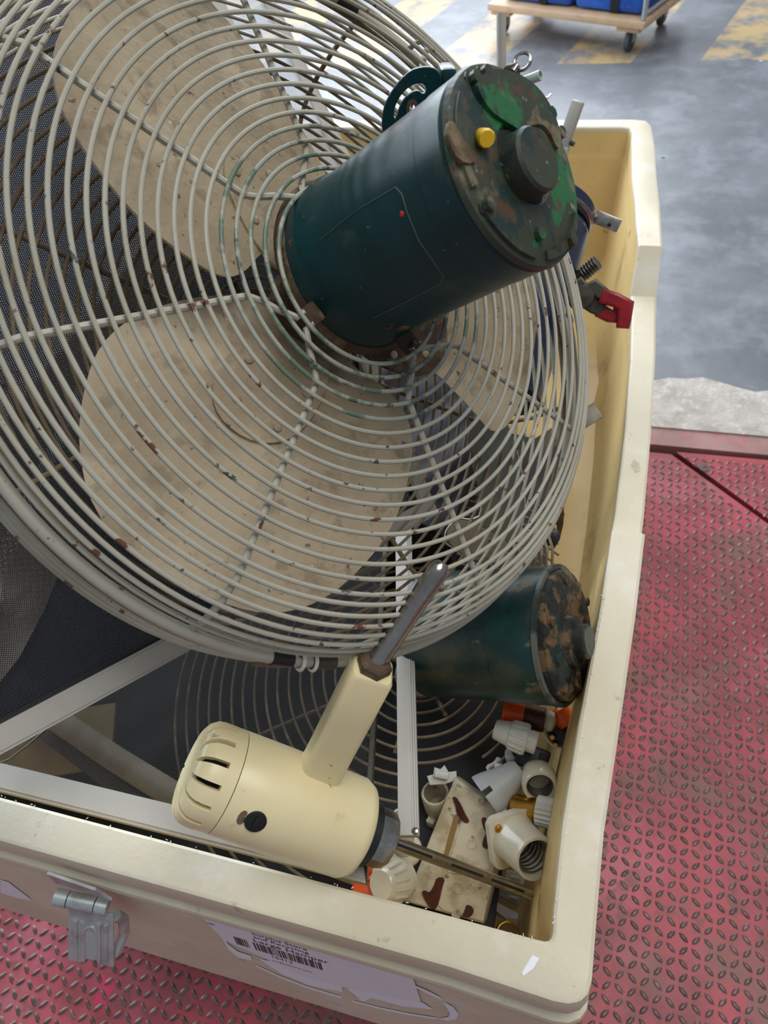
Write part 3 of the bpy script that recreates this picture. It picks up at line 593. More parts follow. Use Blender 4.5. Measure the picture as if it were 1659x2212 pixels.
# ------------------------------------------------------------ second motor and broken guard in the tub
E0, E1 = D(925, 1368, .935), D(1210, 1371, .838); ax = (E1-E0).normalized(); L2 = (E1-E0).length; R2 = .0785
m2 = thing('electric_motor', 'dusty dark green electric motor lying on its side by the right wall', 'motor', fr(E0, ax, V((0, 0, 1)))); F2 = wm(m2)
b = MB(); b.lathe(F2, [(0, 0), (R2-.006, 0), (R2, .006), (R2, L2*.68), (R2+.0012, L2*.685), (R2+.0012, L2-.004), (R2-.001, L2), (0, L2)], 72); hs = b.build('motor_housing', M_motor2, m2, ang=30)
MB().lathe(F2, [(R2-.003, L2-.002), (R2+.0025, L2-.002), (R2+.0025, L2+.003), (R2-.003, L2+.003), (R2-.003, L2-.002)], 72).build('rim_band', pm('scuffed_edge', (96, 98, 92), [((30, 44, 42), 30, .5, .06, .9)], .5), hs)
b = MB(); b.lathe(F2, [(0, L2), (R2-.004, L2), (R2-.005, L2+.010), (R2-.018, L2+.016), (.040, L2+.018), (.034, L2+.015), (0, L2+.015)], 64); b.build('end_bell', M_endcap2, m2, ang=30)
b = MB(); b.lathe(F2 @ T((.006, .012, L2+.014)), [(.030, 0), (.028, .010), (.0195, .012), (.0195, .022), (.017, .024), (0, .0235)], 36); b.build('shaft_cap', M_endcap2, m2, ang=30)
MB().lathe(F2 @ T((.006, .012, L2+.0375)), [(.0165, 0), (.016, .0012), (0, .0014)], 28).build('cap_disc', pm('grey_green_disc', (74, 82, 74), [((50, 50, 42), 30, .55, .08, .6)], .5), m2)
for a in (20, 95, 165, 250, 320):
    c = MB(); c.lathe(F2 @ RZ(math.radians(a)) @ T((R2-.014, 0, L2+.012)), [(.0062, 0), (.0058, .005), (.003, .0062), (0, .0062)], 10); c.build('bolt', M_endcap2, m2)
for a in (60, 130, 205, 285):
    c = MB(); c.box(F2 @ RZ(math.radians(a)) @ T((.052, 0, L2+.0165)), .022, .012, .006, .002); c.build('cooling_fin', M_endcap2, m2)
pp = MB(); SO = fr(D(1262, 1462, .862), (CAM-D(1262, 1462, .862)).normalized()+V((.3, 0, 0)), ax); pp.prism(SO, smooth([(-.022, -.026), (.024, -.026), (.028, .024), (.006, .028), (-.022, .010)], 2), .003); pp.build('cover_plate', M_grey, m2, label='grey sheet cover plate')
scr = MB(); q = D(1060, 1325, .80); 
GZ = .535; gc = U(905, 1440, GZ)
gd = thing('fan_guard', 'dusty broken wire fan guard lying deep in the tub under the screens', 'guard', gc)
gx_, gy_ = U(902, 1700, GZ).x, U(930, 1655, GZ).y
g0 = MB(); g0.lathe(T(gc+V((0.005, -.012, 0))), [(.010, 0), (.034, 0), (.036, .003), (.034, .005), (.010, .005), (.010, 0)], 36); g0.build('hub_plate', M_cageb, gd)
for i in range(10):
    a = i*PI/5; c = MB(); c.box(T(gc+V((.005+.024*math.cos(a), -.012+.024*math.sin(a), .0056))) @ RZ(a+PI/2), .003, .008, .001); c.build('vent_slot', M_dark, gd)
for k in range(19):
    r = .052+.0168*k; run = []; runs = []
    for i in range(-45, 136):
        a = 2*PI*i/120+PI/2; p = gc+V((r*math.cos(a), r*math.sin(a), -.00006*k*k))
        ok = p.x < -.004 and p.y > .112 and not (p.x > gx_ and p.y < gy_)
        if ok and len(run) < 121: run.append(p)
        elif not ok and run: runs.append(run); run = []
    if run: runs.append(run)
    run = max(runs, key=len)
    MB().tube(run[:121], .0019, 6, closed=False).build('guard_ring', M_cageb, gd)
for a, l in ((268, .125), (310, .08), (215, .33), (172, .34), (128, .34), (80, .33)):
    A = math.radians(a); MB().tube([gc+V((math.cos(A)*q_, math.sin(A)*q_, -.004-.022*(q_/.34)**2)) for q_ in [.034+(l-.034)*i/8 for i in range(9)]], .0030, 6).build('guard_spoke', M_cageb, gd)
# what lies below, in the dark of the tub
def lump(name, label, cat, mat, x0, x1, y0, y1, z, amp, seed, nx=30, ny=30):
    random.seed(seed); ph = [random.uniform(0, 6.3) for _ in range(8)]; vs = []; fs = []
    def hz(x, y): return z+amp*(math.sin(x*17+ph[0])*math.sin(y*13+ph[1])+.6*math.sin(x*31+y*23+ph[2])+.4*math.sin(x*57-y*49+ph[3]))
    for s_ in (1, 0):
        for j in range(ny+1):
            for i in range(nx+1):
                x, y = x0+(x1-x0)*i/nx, y0+(y1-y0)*j/ny; vs.append((x, y, hz(x, y) if s_ else .395))
    n = (nx+1)*(ny+1)
    for j in range(ny):
        for i in range(nx): q = j*(nx+1)+i; fs += [(q, q+1, q+nx+2, q+nx+1), (n+q, n+q+nx+1, n+q+nx+2, n+q+1)]
    bd = [i for i in range(nx+1)]+[j*(nx+1)+nx for j in range(1, ny+1)]+[ny*(nx+1)+i for i in range(nx-1, -1, -1)]+[j*(nx+1) for j in range(ny-1, 0, -1)]
    for i, q in enumerate(bd): r = bd[(i+1) % len(bd)]; fs.append((q, n+q, n+r, r))
    o = MB().add(vs, fs).build(name, mat, None, ang=50); return tag(o, label, cat)
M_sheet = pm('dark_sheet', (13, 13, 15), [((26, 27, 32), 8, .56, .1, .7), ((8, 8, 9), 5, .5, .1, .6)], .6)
lump('shade_sheet', 'crumpled dark sheet added for the shade in the bottom of the tub', 'sheet', M_sheet, -.84, -.024, .137, 1.0, .455, .012, 4)  # added near-black filler: stands for the shade at the tub bottom
lump('shade_heap', 'dark blue heap added for the shade under the big fan', 'shade_heap', pm('navy_shade', (16, 18, 30), [((10, 12, 20), 9, .52, .1, .8)], .8), -.84, -.16, .62, 1.4, .62, .020, 9)  # added dark filler: its colour stands for the gloom beneath the fan
cb = MB(); cbM = fr(U(95, 1610, .52), V((.05, -.1, 1)), V((.9, .35, 0))); cb.box(cbM, .20, .09, .006); tag(cb.build('cardboard_piece', M_card, None, ang=30), 'scrap of tan cardboard under the flat screen at lower left', 'cardboard')
tb_ = MB(); tb_.tube([U(110, 1545, .56), U(250, 1640, .56), U(420, 1745, .56)], .016, 16); tag(tb_.build('foam_roll', pm('beige_foam', (150, 140, 120), [((110, 100, 84), 14, .55, .1, .6)], .9), None), 'beige padded roll under the flat screen at lower left', 'roll')
tb_ = MB(); p0, p1 = U(70, 1560, .535), U(330, 1760, .535); tb_.box(fr((p0+p1)/2, V((0, 0, 1)), p1-p0), (p1-p0).length, .02, .014, .002); tag(tb_.build('wood_batten', pm('dark_batten', (70, 60, 46), rough=.8), None), 'dark batten crossing under the beige padded roll', 'batten')
cw = MB(); cw.tube([U(-20, 1655, .712), U(20, 1640, .715), U(60, 1610, .716), U(100, 1575, .705), U(118, 1556, .70)], .0009, 6); tag(cw.build('loose_wire', M_dsteel, None), 'thin loose wire across the flat screen at the left edge', 'wire')
# ------------------------------------------------------------ stirrer motor
q0, q1 = D(424, 1662, .668), D(778, 1793, .712); sa = (q1-q0).normalized(); sl_ = (q1-q0).length; SR = .0475
SFm = fr(q0, sa, V((0, 0, 1))); st = thing('stirrer_motor', 'cream enamelled stirrer motor with a slotted end cap resting on the front rim', 'motor', SFm)
SFi = SFm.inverted(); zc = .030
b = MB(); b.lathe(SFm, [(0, zc), (SR-.0004, zc), (SR, zc+.001), (SR+.0006, zc+.05), (SR-.0005, sl_-.012), (SR-.004, sl_-.004), (SR-.011, sl_), (0, sl_)], 80)
body = b.build('body', M_cream, st, ang=40)
MB().lathe(SFm, [(SR-.003, zc-.0012), (SR-.001, zc-.0012), (SR-.001, zc+.0006), (SR-.003, zc+.0006), (SR-.003, zc-.0012)], 64).build('seam', M_dark, st)
cap = MB(); cap.lathe(SFm, [(.024, zc-.012), (SR-.0002, zc-.012), (SR, zc-.0008), (SR-.004, zc-.0008), (.024, zc-.0008)], 72)
cap = cap.build('vent_cap', M_cream, st, ang=40)
MB().lathe(SFm, [(0, -.001), (.031, -.001), (.0350, .005), (.0365, .012), (.0365, zc), (0, zc)], 48).build('cap_core', M_dark, cap)
MB().lathe(SFm, [(0, -.0075), (.0225, -.0075), (.0245, -.005), (.0245, .002), (0, .002)], 48).build('cap_hub', M_cream, cap, ang=40)
NT = 15
for i in range(NT):
    a = 2*PI*i/NT; g = .26*PI/NT
    b = MB(); b.lathe(SFm, [(.022, -.0075), (.030, -.0072), (.0365, -.0062), (.0420, -.0030), (.0460, .0025), (SR-.0002, .009), (SR, zc-.0115), (.041, zc-.0115), (.0405, .006), (.034, -.002), (.022, -.003)], 6, a+g, a+2*PI/NT-g)
    b.build('vent_tooth', M_cream, cap, ang=40)
# side arm, blended into the barrel
A0, A1 = D(690, 1668, .690), D(806, 1442, .612); aa = (A1-A0).normalized(); arx = sa
def rrect(w_, h_, c, n=5):
    o = []
    for sx_, sy_, a_ in ((1, 1, 0), (-1, 1, PI/2), (-1, -1, PI), (1, -1, 1.5*PI)):
        o += arc2((sx_*(w_/2-c), sy_*(h_/2-c)), c, a_, a_+PI/2, n)
    return o
AM = fr(A0, aa, arx); al = (A1-A0).length; b = MB(); secs = [(-.034, .062, .046, .012), (-.016, .050, .040, .011), (-.004, .044, .037, .010), (.010, .0395, .035, .009), (.03, .038, .034, .007), (al*.6, .0375, .034, .0065), (al-.003, .037, .033, .006), (al, .033, .030, .006)]
vs = []; k = 24
for z_, w_, h_, c_ in secs: vs += [(p[0], p[1], z_) for p in rrect(w_, h_, c_)]
k = len(rrect(1, 1, .1)); fs = [(j*k+i, j*k+(i+1) % k, (j+1)*k+(i+1) % k, (j+1)*k+i) for j in range(len(secs)-1) for i in range(k)]+[tuple((len(secs)-1)*k+i for i in range(k)), tuple(reversed(range(k)))]
b.add(vs, fs, AM).build('side_arm', M_cream, st, ang=40)
nb_ = MB(); nb_.lathe(fr(A1-aa*.002, aa), [(0, 0), (.0145, 0), (.0152, .003), (.0152, .009), (.013, .0115), (0, .0115)], 6); nb_.build('lock_nut', M_rust, st, ang=20)
R1 = D(957, 1216, .600); rd = MB(); rr_ = (R1-A1).normalized(); rl = (R1-A1).length
rd.lathe(fr(A1, rr_), [(0, 0), (.0088, 0), (.0088, rl*.72), (.0090, rl*.725), (.0090, rl-.008), (.0078, rl-.003), (.005, rl), (0, rl+.0008)], 28); rd.build('mounting_rod', M_steel, st, label='bright steel mounting rod', ang=30)
# switch and paint chip
def surf(x, y, r=SR):
    o = SFi @ CAM; d = SFi.to_3x3() @ ray(x, y); a = d.x*d.x+d.y*d.y; bq = o.x*d.x+o.y*d.y; c = o.x*o.x+o.y*o.y-r*r
    s_ = (-bq-math.sqrt(max(bq*bq-a*c, 0)))/a; q = o+d*s_; return SFm @ q, SFm.to_3x3() @ V((q.x, q.y, 0)).normalized()
p, nrm = surf(552, 1775, SR+.0003); b = MB(); b.lathe(fr(p-nrm*.003, nrm), [(0, 0), (.0098, 0), (.0098, .0036), (.0085, .0042), (0, .0042)], 28); sw = b.build('switch', M_black, st)
b = MB(); b.box(fr(p+nrm*.0022, nrm, sa) , .003, .012, .003, .0008); b.build('switch_slot', M_rubber, sw)
p, nrm = surf(523, 1766, SR+.0003); b = MB(); b.prism(fr(p-nrm*.0012, nrm, sa), smooth([(-.003, -.006), (.002, -.007), (.004, -.001), (.002, .001), (.003, .006), (-.001, .007), (-.004, .002)], 1), .0016); b.build('paint_chip', M_rust, st)
# chuck and slotted shaft
b = MB(); b.lathe(SFm @ T((0, 0, sl_-.002)), [(0, 0), (.034, 0), (.034, .004), (.031, .005), (.031, .012), (.0, .012)], 40); b.build('collar', M_black, st, ang=30)
CM = SFm @ T((0, 0, sl_+.004)); b = MB(); b.lathe(CM, [(0, 0), (.0275, 0), (.0285, .003), (.0285, .018), (.0265, .026), (.020, .030), (.010, .031), (0, .031)], 12); b.build('chuck', M_steel, st, ang=24)
S0, S1 = SFm @ V((0, 0, sl_+.03)), D(1147, 1931, .800); sdr = (S1-S0).normalized(); ln_ = (S1-S0).length; FMr = fr(S0, sdr, V((0, 0, 1)))
b = MB(); b.lathe(FMr, [(0, 0), (.0062, 0), (.0062, ln_*.45), (.0060, ln_*.455), (.0060, ln_-.001), (.0052, ln_), (.0030, ln_), (.0028, ln_-.006), (0, ln_-.006)], 24); sh_ = b.build('stirrer_shaft', M_steel, st, ang=30)
for a_, c_ in ((.04, .27), (.40, .62), (.68, .92)):
    b = MB(); b.box(FMr @ RZ(.35) @ T((.0058, 0, ln_*(a_+c_)/2)), .0012, .0026, ln_*(c_-a_), 0); b.build('shaft_slot', M_dark, sh_)
# ------------------------------------------------------------ lamp holders and porcelain in the near right corner
GRP = None
def toward(p, q): return (q-p).normalized()
def rings(mb, M, r, z0, z1, n, wr=.0008):
    for i in range(n): mb.circ(M @ T((0, 0, z0+(z1-z0)*i/max(1, n-1))), r, wr, 28, 5)
# porcelain fuse block
def blk():
    TLp, TRp, BRp, BLp = D(983, 1680, .925), D(1099, 1763, .885), D(1044, 1994, .860), D(872, 1948, .885)
    ey = ((TLp+TRp)/2-(BLp+BRp)/2); ly = ey.length; ex = ((TRp-TLp)+(BRp-BLp))/2; ez = ex.cross(ey).normalized(); c = (TLp+TRp+BRp+BLp)/4
    M = fr(c, ez, ex); Mi = M.inverted(); P4 = [(Mi @ p).to_2d() for p in (BLp, BRp, TRp, TLp)]
    t = thing('fuse_block', 'long stained porcelain fuse block with brown pitch channels under the stirrer shaft', 'fuse block', M)
    b = MB(); th = .030; rows = [(1.0, -th), (1.02, -.008), (1.0, -.0015), (.975, 0)]
    for s_, z in rows:
        for p in P4: b.v.append(M @ V((p.x*s_, p.y*s_+(.002 if z < -.01 else 0), z)))
    for j in range(3): b.f += [(j*4+i, j*4+(i+1) % 4, j*4+4+(i+1) % 4, j*4+4+i) for i in range(4)]
    b.f += [(0, 3, 2, 1), (12, 13, 14, 15)]; b.build('block_body', M_porcd, t, ang=25)
    def px(l): return [((Mi @ onp(850+x/3.687, 1450+y/3.687, c, ez)).x, (Mi @ onp(850+x/3.687, 1450+y/3.687, c, ez)).y) for x, y in l]
    for l in ([(470, 1000), (500, 1000), (540, 1060), (575, 1140), (608, 1190), (590, 1215), (550, 1190), (505, 1130), (500, 1080)],
              [(700, 1165), (735, 1160), (765, 1220), (775, 1270), (815, 1310), (800, 1360), (765, 1380), (750, 1420), (705, 1395), (720, 1330), (740, 1290), (715, 1240)],
              [(228, 1760), (245, 1740), (290, 1765), (330, 1700), (345, 1640), (415, 1640), (385, 1730), (365, 1830), (340, 1900), (300, 1890), (260, 1830)],
              [(585, 1850), (640, 1880), (640, 1930), (600, 1965), (545, 1950), (570, 1900)]):
        q = MB(); q.prism(M, smooth(px(l), 1), .0026, .0002); q.build('pitch_fill', M_pitch, t, ang=25)
    q = MB(); q.prism(M, px([(480, 1160), (525, 1170), (440, 1470), (400, 1460)]), .0005, .0002); q.build('cable_channel', pm('ochre_channel', (128, 102, 50), rough=.5), t, ang=25)
    q = MB(); q.prism(M, px([(515, 1180), (540, 1215), (905, 1150), (780, 1640), (440, 1600), (430, 1560), (535, 1240)]), .0020, .0002); q.build('raised_pad', M_porcd, t, ang=25)
    q = MB(); q.prism(M, px([(415, 1650), (700, 1690), (760, 1740), (720, 1990), (400, 1900), (360, 1860)]), .0020, .0002); q.build('raised_pad', M_porcd, t, ang=25)
    for x, y, r in ((620, 1372, .0048), (510, 1722, .0055), (700, 1030, .003), (500, 1935, .004)):
        X, Y_ = px([(x, y)])[0]; q = MB(); q.lathe(M @ T((X, Y_, .0001)), [(r*1.5, 0), (r*1.25, .0030), (r*.9, .0030), (r*.75, .0012), (0, .0012)], 20); q.build('screw_hole', M_porcd, t)
blk()
# square-flanged porcelain lampholder, lowest at right
o0, o1 = D(1100, 1800, .875), D(1158, 1856, .815); az = toward(o0, o1); L_ = (o1-o0).length; M = fr(o0, az, V((1, .25, .1)))
t = thing('lampholder', 'glazed porcelain lampholder with a square flange and brass screw in the near corner', 'lamp holder', M)
b = MB(); sq = []
for i, (sx_, sy_) in enumerate(((1, 1), (-1, 1), (-1, -1), (1, -1))): sq += arc2((sx_*.0235, sy_*.0235), .010, i*PI/2, i*PI/2+PI/2, 5)
sq = [(p[0]*(1-.10*(1-abs(abs(p[0])-abs(p[1]))/.0335)), p[1]*(1-.10*(1-abs(abs(p[0])-abs(p[1]))/.0335))) for p in sq]
b.prism(M @ T((0, 0, .004)), sq, .011, 0); b.build('flange', M_porc, t, ang=40)
b = MB(); b.lathe(M, [(.030, .013), (.0265, .020), (.0255, L_-.005), (.0245, L_), (.0215, L_), (.0200, L_-.003), (.0192, .016), (0, .016)], 40); b.build('socket_barrel', M_porc, t, ang=45)
b = MB(); rings(b, M, .0186, .020, L_-.007, 6, .0014); b.build('screw_shell', M_steel, t)
b = MB(); b.cyl(M @ T((0, 0, .0145)), .007, .004, 16); b.build('centre_contact', M_brass, t)
for sx_, sy_ in ((-.0195, .0195), (.0195, -.0195)):
    b = MB(); b.lathe(M @ T((sx_, sy_, .0145)), [(.0048, 0), (.0045, .004), (.002, .0055), (0, .0055)], 12); b.build('terminal_screw', M_brass, t)
# plain ring-shaped porcelain holder
o0, o1 = D(1160, 1670, .905), D(1167, 1702, .872); az = toward(o0, o1); M = fr(o0, az); L_ = (o1-o0).length
t = thing('lampholder', 'short round porcelain lampholder with grey screw shell, above the square-flanged one', 'lamp holder', M)
b = MB(); b.lathe(M, [(0, 0), (.018, 0), (.0215, .006), (.0218, L_*.45), (.0212, L_-.003), (.0196, L_), (.0168, L_), (.0155, L_-.003), (.0150, .008), (0, .008)], 44); b.build('body', M_porc, t, ang=45)
b = MB(); rings(b, M, .0145, .012, L_-.004, 6, .0010); b.build('screw_shell', M_dsteel, t)
# bell-shaped grey plastic holder
o0, o1 = D(1116, 1668, .90), D(1050, 1722, .895); az = toward(o0, o1); M = fr(o0, az, (CAM-o0)); L_ = (o1-o0).length
t = thing('lamp_shade_holder', 'grey plastic bell-shaped holder with notched edge, left of the round porcelain lampholder', 'lamp holder', M)
for i in range(5):
    a0_ = i*2*PI/5+.3; b = MB(); b.lathe(M, [(.0262, L_-.012), (.0285, L_-.002), (.0280, L_), (.0262, L_), (.0245, L_-.012), (.0262, L_-.012)], 8, a0_, a0_+2*PI/5-.26); b.build('edge_tab', M_plasg, t, ang=40)
b = MB(); b.lathe(M, [(0, -.006), (.012, -.006), (.0155, 0), (.0180, .012), (.0225, .026), (.0262, L_-.012), (.0245, L_-.012), (.021, .026), (.016, .012), (0, .008)], 40); b.build('bell', M_plasg, t, ang=40)
# brass-shelled holder with white pleated cap
o0, o1 = D(1104, 1738, .885), D(1196, 1758, .865); az = toward(o0, o1); M = fr(o0, az); L_ = (o1-o0).length
t = thing('lampholder', 'brass-shelled lampholder with a broken white pleated end by the right wall', 'lamp holder', M)
b = MB(); b.lathe(M, [(0, 0), (.0125, 0), (.0138, .002), (.0138, L_*.55), (.0128, L_*.57), (.0128, L_*.66), (0, L_*.66)], 36); b.build('brass_shell', M_brass, t, ang=30)
b = MB(); n = 40; vs = []; zz = [(L_*.60, .0150), (L_*.62, .0165), (L_*.98, .0168), (L_, .014)]
for z, r in zz: vs += [((r+.0012*(1 if i % 2 else -1))*V((math.cos(2*PI*i/n), math.sin(2*PI*i/n), 0))+V((0, 0, z))) for i in range(n)]
b.add(vs, [(j*n+i, j*n+(i+1) % n, j*n+n+(i+1) % n, j*n+n+i) for j in range(3) for i in range(n)]+[tuple(range(n)), tuple(range(3*n, 4*n))], M); b.build('pleated_end', M_plasw, t, ang=20)
# ribbed white plastic holder
o0, o1 = D(1068, 1574, .905), D(1160, 1606, .890); az = toward(o0, o1); M = fr(o0, az); L_ = (o1-o0).length
t = thing('lampholder', 'white plastic lampholder with a ribbed collar, below the orange one', 'lamp holder', M)
b = MB(); b.lathe(M, [(0, 0), (.0105, 0), (.0122, .002), (.0150, L_*.34), (.0168, L_*.36), (.0190, L_*.76), (.0180, L_*.78), (.0135, L_*.78), (.0135, L_*.98), (.0120, L_), (.011, L_), (.011, L_*.5), (0, L_*.5)], 40); b.build('body', M_plasw, t, ang=35)
for i in range(16):
    a = 2*PI*i/16; b = MB(); b.box(M @ RZ(a) @ T((.0180, 0, L_*.56)) @ RY(math.radians(4)), .0022, .0030, L_*.34, .0008); b.build('grip_rib', M_plasw, t, ang=40)
# orange and brown threaded holder
o0, o1 = D(1088, 1536, .930), D(1178, 1556, .915); az = toward(o0, o1); M = fr(o0, az); L_ = (o1-o0).length
t = thing('lampholder', 'orange and brown threaded lampholder tucked under the dusty green motor', 'lamp holder', M)
b = MB(); b.lathe(M, [(0, 0), (.0160, 0), (.0168, .001), (.0168, L_*.50), (0, L_*.50)], 36); rings(b, M, .0166, .004, L_*.47, 7, .0010); b.build('orange_half', M_orange, t, ang=40)
b = MB(); b.lathe(M, [(0, L_*.50), (.0150, L_*.50), (.0150, L_*.98), (.013, L_), (0, L_)], 36); rings(b, M, .0150, L_*.54, L_*.96, 8, .0010); b.build('brown_half', M_brown, t, ang=40)
b = MB(); b.lathe(M, [(0, L_), (.011, L_), (.0135, L_+.004), (.011, L_+.010), (.004, L_+.013), (0, L_+.013)], 28); b.build('white_tip', M_porc, t)
o0, o1 = D(1205, 1530, .925), D(1228, 1568, .915); az = toward(o0, o1); M = fr(o0, az)
b = MB(); b.lathe(M, [(0, 0), (.009, 0), (.0125, .004), (.0125, .018), (.010, .024), (0, .026)], 28); b.build
t = thing('plug_cap', 'second smaller orange cap wedged against the right wall', 'cap', M)
b.build('shell', M_orange, t)
b = MB(); b.lathe(M @ T((0, 0, .024)), [(0, 0), (.007, 0), (.007, .010), (0, .011)], 20); b.build('cord_nose', M_black, t)
# black holder with pale collar
o0, o1 = D(1215, 1575, .93), D(1188, 1622, .895); az = toward(o0, o1); M = fr(o0, (CAM-o0).normalized()*.8+az*.6); 
t = thing('lampholder', 'pale ring-collared lampholder with black interior and brass screw by the right wall', 'lamp holder', M)
b = MB(); b.lathe(M, [(.0175, 0), (.0205, .004), (.0210, .016), (.0200, .019), (.0178, .019), (.0172, .014), (.0165, .002), (.0175, 0)], 36); b.build('collar', M_porc, t, ang=40)
MB().lathe(M, [(0, .001), (.0168, .001), (.0168, .010), (0, .006)], 30).build('insert', M_black, t)
for x, y in ((-.009, -.008), (-.004, -.017)):
    b = MB(); b.lathe(M @ T((x, y, .012)), [(0, -.004), (.0042, -.004), (.0045, .003), (.003, .006), (0, .006)], 14); b.build('terminal_screw', M_brass, t)
o0 = D(1150, 1637, .918); M = fr(o0, CAM-o0, V((1, -.2, 0))); t = thing('connector', 'black plastic connector lying between the white lampholders', 'connector', M)
b = MB(); b.box(M, .040, .030, .022, .004); b.build('shell', M_black, t)
b = MB(); b.box(M @ T((.012, .004, .011)), .010, .012, .006, .001); b.build('latch_tab', M_rubber, t)
# porcelain cup behind the fuse block
o0, o1 = D(952, 1760, .985), D(940, 1712, .950); az = toward(o0, o1); M = fr(o0, az); L_ = (o1-o0).length
t = thing('lampholder', 'porcelain cup lampholder half hidden behind the fuse block', 'lamp holder', M)
b = MB(); b.lathe(M, [(0, 0), (.013, 0), (.0165, .008), (.0185, .022), (.0190, L_-.003), (.0175, L_), (.0150, L_), (.0140, .020), (0, .016)], 36); b.build('cup', M_porcd, t, ang=45)
for a in (.5, 2.6, 4.4): b = MB(); b.box(M @ RZ(a) @ T((.020, 0, .014)), .012, .012, .016, .003); b.build('side_lug', M_porcd, t)
def bracket(name, label, px, dep, th, mat, cat, n=None, sm=1):
    q = [D(x, y, dep) for x, y in px]; c = sum(q, V((0, 0, 0)))/len(q); nn_ = (CAM-c).normalized() if n is None else (V(n)+(CAM-c).normalized()).normalized()
    M = fr(c, nn_, V((1, 0, 0))); Mi = M.inverted(); loc = [((Mi @ onp(x, y, c, nn_)).x, (Mi @ onp(x, y, c, nn_)).y) for x, y in px]
    if sm: loc = smooth(loc, sm)
    t = thing(name, label, cat, M); plate('plate', M @ T((0, 0, -th/2)), loc, [], th, mat, t, bev=min(.0012, th*.25)); return t, M
t, M = bracket('plastic_fitting', 'small white toothed plastic fitting above the porcelain cup', [(925, 1678), (938, 1675), (940, 1660), (952, 1664), (960, 1656), (968, 1670), (984, 1668), (985, 1684), (960, 1692), (930, 1694)], .93, .012, M_plasw, 'fitting', None, 0)
b = MB(); b.box(M @ T((0, 0, .006)), .018, .009, .010, .002); b.build('raised_key', M_plasw, t)
t, M = bracket('plastic_fitting', 'white forked plastic fitting above the grey bell-shaped holder', [(1050, 1655), (1068, 1648), (1076, 1634), (1084, 1650), (1074, 1662), (1056, 1668)], .935, .010, M_plasw, 'fitting', None, 1)
b = MB(); b.box(M @ T((.004, 0, .005)), .008, .006, .010, .001); b.build('prong', M_plasw, t)
t, M = bracket('plastic_fitting', 'thin curved white plastic fitting beside the ribbed lampholder', [(1092, 1622), (1100, 1618), (1110, 1640), (1120, 1652), (1106, 1654), (1094, 1642)], .93, .008, M_plasw, 'fitting', None, 1)
b = MB(); b.box(M, .012, .005, .012, .001); b.build('rib', M_plasw, t)
# cup, ribbed cap and white piece by the chuck
o0, o1 = D(872, 1830, .90), D(868, 1766, .862); az = toward(o0, o1); M = fr(o0, az); L_ = (o1-o0).length
t = thing('lampholder', 'white cylindrical porcelain lampholder behind the steel chuck', 'lamp holder', M)
b = MB(); b.lathe(M, [(0, 0), (.0125, 0), (.0135, .002), (.0140, L_-.002), (.0128, L_), (.0105, L_), (.0098, L_-.003), (.0095, .02), (0, .02)], 36); b.build('barrel', M_porc, t, ang=45)
b = MB(); b.lathe(M @ T((0, 0, -.012)), [(0, 0), (.020, 0), (.0225, .003), (.0225, .010), (.020, .0125), (0, .0125)], 28); b.build('base', M_porc, t, ang=45)
o0, o1 = D(822, 1912, .842), D(866, 1898, .872); az = toward(o0, o1); M = fr(o0, az); L_ = (o1-o0).length
t = thing('lampholder', 'white ribbed lampholder cap against the front rim, left of the fuse block', 'lamp holder', M)
b = MB(); b.lathe(M, [(0, 0), (.016, 0), (.0185, .003), (.0245, L_*.72), (.0245, L_*.80), (0, L_*.80)], 40); b.build('cap', M_porc, t, ang=35)
b = MB(); b.lathe(M, [(0, L_*.82), (.0235, L_*.82), (.0225, L_*1.05), (.012, L_*1.15), (0, L_*1.15)], 40); b.build('skirt', M_porc, t, ang=35)
for i in range(14):
    a = 2*PI*i/14; b = MB(); b.box(M @ RZ(a) @ T((.0222, 0, L_*.40)) @ RY(math.radians(11)), .0024, .0034, L_*.52, .0008); b.build('grip_rib', M_porc, t, ang=40)
t, M = bracket('porcelain_fitting', 'glossy white porcelain fitting between the ribbed cap and the fuse block', [(856, 1858), (888, 1862), (892, 1880), (880, 1916), (872, 1935), (858, 1890)], .872, .018, M_porc, 'fitting', None, 2)
b = MB(); b.lathe(M @ T((-.004, .006, 0)), [(.006, 0), (.0075, .002), (.005, .003), (.003, .001), (0, .001)], 18); b.build('hole_rim', M_porcd, t)
o0 = D(800, 1872, .868); M = fr(o0, CAM-o0); t = thing('lampholder', 'orange lampholder peeping out below the steel chuck', 'lamp holder', M)
b = MB(); b.lathe(M, [(0, -.02), (.014, -.02), (.016, -.004), (.014, .002), (.010, .002), (.009, -.004), (0, -.004)], 28); b.build('shell', M_orange, t)
b = MB(); b.lathe(M, [(0, -.036), (.010, -.036), (.012, -.02), (0, -.02)], 20); b.build('cord_grip', M_brown, t)
o0 = D(788, 1922, .862); M = fr(o0, CAM-o0); t = thing('lampholder', 'orange lampholder tucked against the front rim, left of the ribbed cap', 'lamp holder', M)
b = MB(); b.lathe(M, [(0, -.02), (.013, -.02), (.0155, -.006), (.013, 0), (0, .001)], 28); b.build('shell', M_orange, t)
b = MB(); b.lathe(M, [(0, -.036), (.010, -.036), (.012, -.02), (0, -.02)], 20); b.build('cord_grip', M_brown, t)
